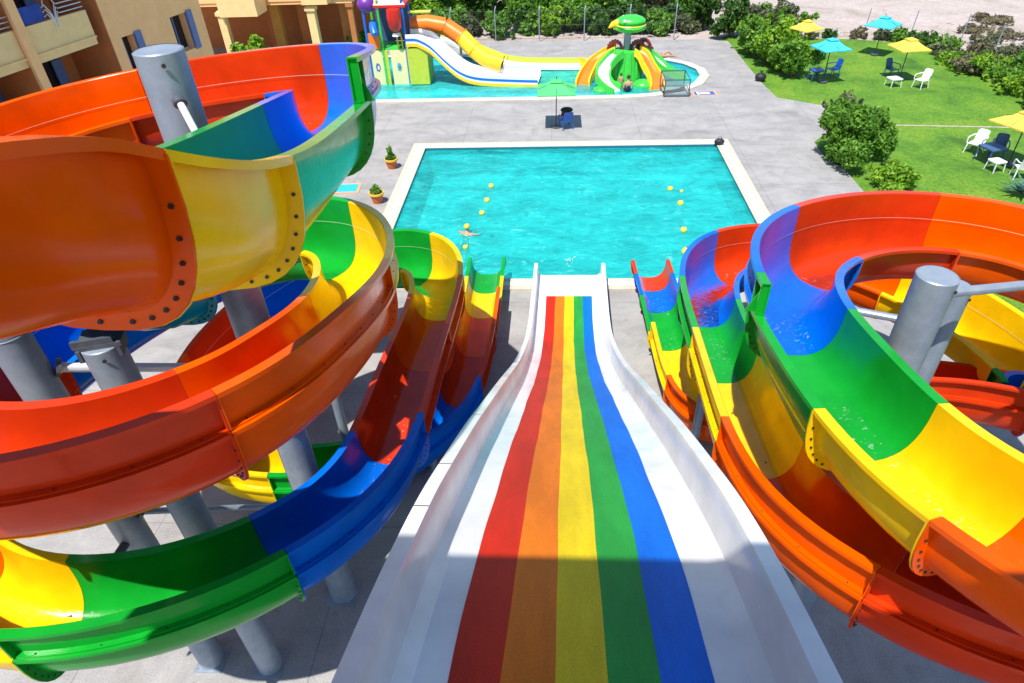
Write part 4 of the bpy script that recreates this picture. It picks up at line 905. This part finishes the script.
mb = MB(); mb.box((.25, .3, 4.0), (2.0, 1.9, .12)); mb.face([(-.75, -.65, 4.07), (1.25, -.65, 4.07), (.25, .3, 5.2)]); mb.face([(1.25, -.65, 4.07), (1.25, 1.25, 4.07), (.25, .3, 5.2)]); mb.face([(1.25, 1.25, 4.07), (-.75, 1.25, 4.07), (.25, .3, 5.2)]); mb.face([(-.75, 1.25, 4.07), (-.75, -.65, 4.07), (.25, .3, 5.2)])
mb.build('roof', 'toy_red', tp, smooth=0)
mb = MB(); mb.ball((-.85, -.35, 4.1), (.52, .5, .42), 18); mb.build('dome', 'purple', tp)
mb = MB(); mb.tube([(1.2, .2, 3.55), (2.4, .25, 3.5)], .06, 10); mb.box((2.0, .25, 3.55), (.9, .5, .05)); mb.build('spray_arm', 'panel_lime', tp)

def ribbon_slide(root, path, halfw, parts, seg=28):
    """path: (x, y, z) points; parts: list of (name, material, profile[(u, h)...], closed)"""
    pts = np.array(path, float); K = len(pts); u = np.linspace(0, K-1, seg)
    def crm(t):
        i = int(min(t, K-1-1e-6)); f = t-i; p = [pts[max(0, min(K-1, i+k))] for k in (-1, 0, 1, 2)]
        return .5*((2*p[1])+(-p[0]+p[2])*f+(2*p[0]-5*p[1]+4*p[2]-p[3])*f*f+(-p[0]+3*p[1]-3*p[2]+p[3])*f**3)
    P = np.array([crm(t) for t in u]); T = np.gradient(P, axis=0); T /= np.linalg.norm(T, axis=1)[:, None]; N = np.cross(T, [0, 0, 1.]); N /= np.linalg.norm(N, axis=1)[:, None]
    for nm, mt, prof, closed in parts:
        mb = MB(); rows = [[tuple(P[k]+N[k]*a+np.array([0, 0, h])) for a, h in prof] for k in range(seg)]
        i = mb.grid(rows, 0, closed); m = len(prof)
        if closed: mb.f.append(tuple(range(i, i+m))); mb.m.append(0); e = i+(seg-1)*m; mb.f.append(tuple(range(e+m-1, e-1, -1))); mb.m.append(0)
        mb.build(nm, mt, root)
    return P, T, N
sl = thing('toddler_slide', 'white two lane toddler slide with a blue stripe, running from the play tower', 'slide', (-7.9, 38.3, 0))
pth = [(0, .1, 2.25), (.7, .1, 2.22), (1.35, .0, 1.95), (2.2, -.1, 1.15), (3.0, -.2, .55), (3.9, -.3, .28), (5.4, -.45, .20), (7.2, -.6, .16)]
ribbon_slide(sl, pth, .8, [
    ('slide_bed', 'toy_white', [(-.78, .02), (-.74, -.04), (.74, -.04), (.78, .02), (.78, -.06), (-.78, -.06)], True),
    ('side_rail', 'toy_white', [(.78, -.1), (.78, .34), (.88, .34), (.88, -.1)], True), ('side_rail', 'toy_white', [(-.88, -.1), (-.88, .26), (-.78, .26), (-.78, -.1)], True),
    ('lower_edge', 'toy_yellow', [(.86, -.26), (.90, -.26), (.90, -.09), (.86, -.09)], True), ('lane_divider', 'toy_white', [(-.05, -.04), (-.03, .16), (.03, .16), (.05, -.04)], True)])
ribbon_slide(sl, pth, .8, [('blue_stripe', 'toy_blue', [(.882, .03), (.882, .15), (.892, .15), (.892, .03)], True)])
mb = MB(); mb.box((.55, .1, .95), (1.1, 1.7, 1.9)); mb.build('slide_base', 'panel_lime', sl, smooth=0)
ts = thing('tube_slide', 'orange and yellow covered tube slide curling down behind the white toddler slide', 'slide', (-7.4, 39.6, 0))
tpts = [(-.6, .2, 2.6), (.4, .35, 2.62), (1.4, .30, 2.45), (2.3, .0, 1.95), (3.0, -.35, 1.35), (3.7, -.6, .9), (4.6, -.7, .65)]
for c, sub in (('toy_orange', tpts[:3]), ('toy_orange', tpts[2:4]), ('toy_yellow', tpts[3:5]), ('toy_yellow', tpts[4:])):
    P_ = []
    for a, b in zip(sub[:-1], sub[1:]): P_ += [Vector(a).lerp(Vector(b), t) for t in (0, .5)]
    P_.append(Vector(sub[-1])); mb = MB(); mb.tube(P_, .46, 20, 0, cap=False); mb.tube(P_, .42, 20, 1, cap=False)
    for e in (0, -1): mb.tube([P_[e], P_[e]+(P_[1]-P_[0]).normalized()*.03], .50, 20, 0, cap=False)
    mb.build('tube_section', [c, 'toy_darkred'], ts)
mb = MB(); mb.tube([(2.2, .0, .0), (2.2, 0, 1.55)], .07, 10); mb.tube([(.4, .35, 0), (.4, .35, 2.2)], .07, 10); mb.build('support_leg', 'galv', ts)
rt = thing('landing_chute', 'flat yellow and white landing chute curving along the back of the splash pool', 'slide', (-5.2, 41.8, 0))
ribbon_slide(rt, [(-1.6, .6, 1.3), (-.5, .6, 1.05), (.8, .0, .55), (2.4, -.9, .22), (4.4, -1.3, .14), (7.2, -1.4, .10)], .9, [('chute_bed', 'toy_white', [(-.5, -.05), (.5, -.05), (.5, -.09), (-.5, -.09)], True),
    ('outer_rail', 'panel_lime', [(-.68, -.12), (-.68, .22), (-.52, .22), (-.52, -.12)], True), ('inner_rail', 'toy_white', [(.52, -.12), (.52, .05), (.66, .05), (.66, -.12)], True)])
fp = thing('splash_mat', 'yellow green rubber landing mat under the ends of the toddler slides', 'mat', (1.3, 39.6, -.05))
mb = MB(); mb.prism([(-2.6, -1.2), (.1, -1.6), (.9, .3), (.6, 1.3), (-1.6, 1.0)], -.14, -.03); mb.build('mat_pad', 'panel_lime', fp, smooth=0)
mb = MB(); mb.xprism(lambda u, v, h: (.55+u, .7+h, .07+v), [(-.25, 0), (.3, 0), (.15, .35), (-.15, .5)], 0, .3); mb.build('ramp_block', 'toy_yellow', fp, smooth=0)

mu = thing('parrot_shower', 'green mushroom shower shaped like a parrot head with four curling mini slides', 'water play', (4.05, 38.1, -.05))
mb = MB(); mb.lathe((0, 0, 0), [(.95, -.4), (.90, .3), (.78, 1.0), (.72, 1.5), (.001, 1.52)], 28); mb.build('core', 'toy_green', mu)
mb = MB()
for a in range(14):
    an = a*2*math.pi/14; mb.tube([(.93*math.cos(an), .93*math.sin(an), .2), (.75*math.cos(an), .75*math.sin(an), 1.45)], .045, 6)
mb.build('ribbing', 'toy_green', mu)
mb = MB(); mb.tube([(0, .05, 1.5), (0, .05, 2.45)], .19, 18); mb.build('water_pipe', 'galv', mu)
mb = MB(); mb.ball((.1, .05, 2.62), (.86, .72, .26), 24); mb.ball((.12, .05, 2.92), (.78, .66, .30), 24); hd = mb.build('bird_head', 'toy_green', mu)
mb = MB(); mb.lathe((.1, .05, 2.76), [(.80, -.05), (.84, 0), (.80, .05)], 24); mb.build('collar_band', 'panel_lime', hd)
mb = MB(); mb.tube([(-.55, -.05, 2.86), (-.85, -.12, 2.80), (-1.05, -.15, 2.66)], [.22, .15, .03], 12); mb.tube([(-.55, -.05, 2.66), (-.80, -.12, 2.60)], [.16, .05], 12); mb.build('beak', 'toy_yellow', hd)
mb = MB()
for y in (-.5, .58): mb.ball((-.25, y, 3.02), .09, 10)
mb.build('eye', 'toy_white', hd)
def mini(root, pts, inner, outer, w=.30):
    ribbon_slide(root, pts, w, [('mini_slide', inner, [(-w, .02), (-w*.8, -.06), (w*.8, -.06), (w, .02), (w, -.10), (-w, -.10)], True),
        ('slide_rail', outer, [(w, -.16), (w, .22), (w+.09, .22), (w+.13, -.16)], True), ('slide_rail', outer, [(-w-.13, -.16), (-w-.09, .22), (-w, .22), (-w, -.16)], True)], 22)
mini(mu, [(-.45, -.45, 1.45), (-.85, -.75, 1.25), (-1.25, -1.15, .85), (-1.3, -1.7, .5), (-1.0, -2.15, .2), (-.6, -2.45, .02)], 'toy_white', 'toy_green')
mini(mu, [(-.6, .15, 1.5), (-1.1, .2, 1.3), (-1.7, .05, .9), (-2.1, -.35, .45), (-2.35, -.9, .1), (-2.4, -1.3, .0)], 'toy_orange', 'toy_yellow')
mini(mu, [(.55, -.35, 1.5), (.85, -.55, 1.3), (1.15, -.9, .85), (1.45, -1.3, .45), (1.55, -1.8, .15), (1.5, -2.3, .02)], 'toy_orange', 'toy_yellow')
mini(mu, [(.7, .3, 1.5), (1.15, .35, 1.3), (1.7, .25, .85), (2.2, .0, .45), (2.8, -.1, .15), (3.3, -.1, .0)], 'toy_white', 'toy_green')
for x, y in ((-.62, .1), (.6, .0), (.95, .35)):
    mb = MB()
    for k in range(9):
        a = math.pi*k/8; mb.tube([(x+.36*math.cos(a), y-.12, 1.5+.38*math.sin(a)), (x+.36*math.cos(a), y+.35, 1.5+.38*math.sin(a))], .085, 6)
    mb.build('entry_hood', 'toy_darkred', mu)
for x, y, r_ in ((-.75, -1.5, .5), (.85, -1.35, .55), (-1.45, -2.15, .42)):
    mb = MB(); mb.ball((x, y, .02), (r_, r_, r_*.55), 18); mb.build('green_boulder', 'toy_green', mu)

ga = thing('mesh_gate', 'grey mesh footbath enclosure at the entrance of the splash pool', 'gate', (6.35, 35.3, 0))
mb = MB()
for x in (-.62, .62):
    for y in (-.75, .9): mb.tube([(x, y, 0), (x, y, .85)], .03, 8)
for y in (-.75, .9):
    for z in (.08, .85): mb.tube([(-.62, y, z), (.62, y, z)], .025, 8)
for x in (-.62, .62):
    for z in (.08, .85): mb.tube([(x, -.75, z), (x, .9, z)], .025, 8)
mb.build('frame', 'galv_dark', ga)
for y in (-.75, .9):
    mb = MB()
    for k in range(24): x = -.6+k*.0522; mb.tube([(x, y, .08), (x, y, .85)], .008, 4, cap=False)
    for k in range(12): z = .12+k*.062; mb.tube([(-.62, y, z), (.62, y, z)], .007, 4, cap=False)
    mb.build('mesh_panel', 'mesh_grey', ga, smooth=0)
mb = MB(); mb.box((0, .05, .02), (1.2, 1.5, .04)); mb.build('step_plate', 'mesh_grey', ga, smooth=0)
for x, y, w, d, rz, lab in ((7.85, 35.0, 1.25, .75, .05, 'blue and white painted sign board lying flat by the splash pool gate'), (-8.25, 24.0, 1.3, .9, .05, 'plain turquoise board lying flat by the left spiral flume')):
    s_ = thing('ground_sign', lab, 'sign', (x, y, 0), rz)
    mb = MB(); mb.box((0, 0, .012), (w, d, .02)); mb.build('border', 'sign_orange', s_, smooth=0)
    mb = MB(); mb.box((0, 0, .025), (w-.22, d-.2, .008)); mb.build('board', 'toy_blue' if x > 0 else 'teal_paint', s_, smooth=0)
    if x > 0: mb = MB(); mb.box((.02, 0, .031), (.5, .28, .006)); mb.box((-.33, .0, .031), (.12, .4, .006)); mb.build('white_mark', 'toy_white', s_, smooth=0)

# ------------------------------------------------------------------ hotel block on the left
hb = thing('hotel_block', 'peach hotel block with brown bay walls, balcony and blue shuttered windows', 'building', (-15.8, 20.6, 0), -math.atan2(.21, .978))
# local axes: +Y runs along the facade away from the camera, +X points out of the facade
def hbox(mb, x0, x1, y0, y1, z0, z1, mi=0): mb.box(((x0+x1)/2, (y0+y1)/2, (z0+z1)/2), (x1-x0, y1-y0, z1-z0), 0, mi)
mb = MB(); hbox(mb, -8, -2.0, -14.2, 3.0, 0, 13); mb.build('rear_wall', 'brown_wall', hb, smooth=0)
mb = MB()
# projecting block with two window openings
BX = -.05; wins = [(3.5, 4.15, 4.3, 5.75), (6.15, 7.1, 4.55, 5.85)]
hbox(mb, -8, -.5, 3.02, 8.05, 0, 13)
ys = sorted({3.02, 8.05, *[w for q in wins for w in q[:2]]}); zs = sorted({0, 13, *[w for q in wins for w in q[2:]]})
for a, b in zip(ys[:-1], ys[1:]):
    for c, d in zip(zs[:-1], zs[1:]):
        if not any(q[0] <= a and b <= q[1] and q[2] <= c and d <= q[3] for q in wins): hbox(mb, -.498, BX, a, b, c, d)
mb.build('projecting_wall', 'peach', hb, smooth=0)
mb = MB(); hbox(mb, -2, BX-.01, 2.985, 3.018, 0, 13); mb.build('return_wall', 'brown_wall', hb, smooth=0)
for a, b, c, d in wins:
    mb = MB(); hbox(mb, -.44, -.42, a, b, c, d); w_ = mb.build('window', 'night_glass', hb, smooth=0); mb = MB(); hbox(mb, -.415, -.34, a, a+.06, c, d); hbox(mb, -.415, -.34, a+.061, b, c, c+.05); mb.build('frame', 'rail_metal', w_, smooth=0)
    mb = MB(); hbox(mb, -.10, .0, b-.02, b+.30, c-.05, d+.05); hbox(mb, -.42, -.36, (a+b)/2-.03, (a+b)/2+.03, c, d); mb.build('shutter', 'shutter_blue', w_, smooth=0)
for k, y0 in enumerate((-13.0, -10.4, -7.8, -5.2, -2.6, .0)):
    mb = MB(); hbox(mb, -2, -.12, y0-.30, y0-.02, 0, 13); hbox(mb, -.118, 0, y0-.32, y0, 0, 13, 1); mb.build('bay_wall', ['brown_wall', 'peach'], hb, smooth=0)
    for fz in (2.8, 5.78, 8.8):
        mb = MB(); hbox(mb, -2, -.16, y0+.003, y0+2.55, fz, fz+.24); hbox(mb, -.30, -.155, y0+.003, y0+2.55, fz+.242, fz+1.05); hbox(mb, -.31, -.10, y0+.003, y0+2.55, fz+.20, fz+.27)
        bal = mb.build('balcony', 'cream', hb, smooth=0)
        mb = MB()
        for j in range(3): z = fz+1.16+j*.13; mb.tube([(-.2, y0+.03, z), (-.2, y0+1.0, z)], .018, 6); mb.tube([(-.2, y0+1.55, z), (-.2, y0+2.52, z)], .018, 6)
        for s in (-1, 1):
            for j in range(3):
                z = fz+1.16+j*.13; mb.tube([(-.2, y0+1.275+s*.275, z), (-.17, y0+1.275+s*.2, z+.06), (-.15, y0+1.275+s*.1, z-.12), (-.14, y0+1.275+s*.02, z-.36)], .016, 6)
        mb.tube([(-.2, y0+1.05, fz+1.42), (-.2, y0+1.12, fz+1.62), (-.2, y0+1.275, fz+1.70), (-.2, y0+1.43, fz+1.62), (-.2, y0+1.5, fz+1.42)], .018, 6)
        mb.build('railing', 'rail_metal', bal)
        mb = MB(); hbox(mb, -1.98, -1.94, y0+.4, y0+2.0, fz+.26, fz+2.5); dr = mb.build('balcony_door', 'night_glass', hb, smooth=0)
        for sa in (.02, 1.95):
            mb = MB(); hbox(mb, -1.90, -1.84, y0+sa, y0+sa+.4, fz+.26, fz+2.5); mb.build('shutter', 'shutter_blue', dr, smooth=0)
mb = MB(); hbox(mb, -8.3, .2, -14.4, 8.2, 13.0, 13.3); mb.build('roof', 'peach', hb, smooth=0)
tw_ = thing('beach_towel', 'blue cloth hanging over the balcony railing of the hotel block', 'towel', (-15.8, 20.6, 0), -math.atan2(.21, .978))
mb = MB(); rows = []
for y in np.linspace(.12, .95, 14): rows.append([(-.17+.02*math.sin(y*22), y, 7.33), (-.165+.02*math.sin(y*25+1), y, 7.12), (-.16+.025*math.sin(y*28+2), y, 6.86)])
mb.grid(rows); mb.grid([[(p[0]-.03, p[1], p[2]) for p in r] for r in rows], 0, flip=True); mb.build('cloth', 'banner_blue', tw_)

# colonnade at the back left
cb = thing('colonnade_building', 'low building with cream columns, tan canopy and dark arcade at the back left', 'building', (-18, 43, 0))
mb = MB(); mb.box((-.5, 4.0, 2.6), (14, .3, 5.2)); mb.build('rear_wall', 'brown_wall', cb, smooth=0)
mb = MB(); mb.box((-.5, 1.4, 3.62), (13.6, 5.0, .4)); mb.box((-.5, -1.05, 4.6), (13.6, .2, 2.0)); mb.build('roof_slab', 'peach', cb, smooth=0)
mb = MB(); mb.box((.15, -2.1, 3.75), (2.2, 1.6, 1.15)); mb.build('canopy_box', 'cream', cb, smooth=0)
mb = MB(); mb.box((4.4, -1.6, 4.0), (1.5, 1.0, .9)); mb.build('canopy_box', 'cream', cb, smooth=0)
for x, y, c, w in ((-4.9, -1.3, 'cream', .4), (-1.0, -2.5, 'cream', .42), (4.0, -1.7, 'cream', .46), (1.15, .2, 'ochre', .55), (2.55, .9, 'brown_wall', .5), (5.3, .6, 'brown_wall', .5), (.2, 1.8, 'brown_wall', .5), (6.1, -.9, 'brown_wall', .3)):
    mb = MB(); mb.box((x, y, 1.75), (w, w, 3.4)); mb.box((x, y, 3.30), (w+.14, w+.14, .18)); mb.build('column', c, cb, smooth=0)
for x, y, lab in ((-15.6, 43.4, 'blue table in the shade of the colonnade, left one'), (-12.9, 43.6, 'blue table in the shade of the colonnade, nearest the play tower')):
    stool('plastic_blue', lab, x, y, .2, 1.3, .8)
for x, y, rz, lab in ((-16.8, 42.8, 1.2, 'blue chair in the colonnade beside the leafy shrub'), (-14.5, 43.0, -1.2, 'blue chair between the colonnade tables'), (-11.9, 42.9, 2.0, 'blue chair at the colonnade end next to the play tower')):
    armchair('plastic_blue', lab, x, y, rz)

# ------------------------------------------------------------------ camera, sky, sun
cam = bpy.data.cameras.new('camera'); co = bpy.data.objects.new('camera', cam); COL.objects.link(co)
A = ((0.99823142, 0.04912433, -0.0334788), (0.00375703, -0.6141698, -0.78916496), (-0.05932887, 0.78764348, -0.61326816))
M = Matrix.Identity(4)
for k in range(3): M[k][0] = A[0][k]; M[k][1] = -A[1][k]; M[k][2] = -A[2][k]
M.translation = Vector((0, 0, 11)); co.matrix_world = M
cam.sensor_width = 36; cam.lens = 655.89/1024*36; cam.clip_start = .05; cam.clip_end = 2000
scene.camera = co
EL = R(64)                                  # direction towards the sun
sd = Vector((math.cos(EL)*-.423, math.cos(EL)*-.906, math.sin(EL)))
sun = bpy.data.lights.new('sun', 'SUN'); sun.energy = SUN_E; sun.angle = R(.53); sun.color = (1, .955, .89)
so = bpy.data.objects.new('sun', sun); COL.objects.link(so); so.rotation_euler = sd.to_track_quat('Z', 'Y').to_euler(); so.location = (0, 0, 30)
w = bpy.data.worlds.new('World'); scene.world = w; w.use_nodes = True; nt = w.node_tree
sky = nt.nodes.new('ShaderNodeTexSky'); sky.sky_type = 'NISHITA'; sky.sun_disc = False; sky.sun_elevation = EL; sky.sun_rotation = math.atan2(sd.x, sd.y)
sky.air_density = 1.0; sky.dust_density = .2; sky.ozone_density = 3.5
bg = nt.nodes['Background']; nt.links.new(sky.outputs[0], bg.inputs[0]); bg.inputs[1].default_value = SKY_E
vs = scene.view_settings; vs.view_transform = 'Standard'; vs.look = 'None'; vs.gamma = 1; vs.exposure = EXPO; vs.use_curve_mapping = False
scene.render.engine = 'CYCLES'; scene.cycles.max_bounces = 8; scene.cycles.transparent_max_bounces = 12
scene.render.resolution_x, scene.render.resolution_y = 1024, 683
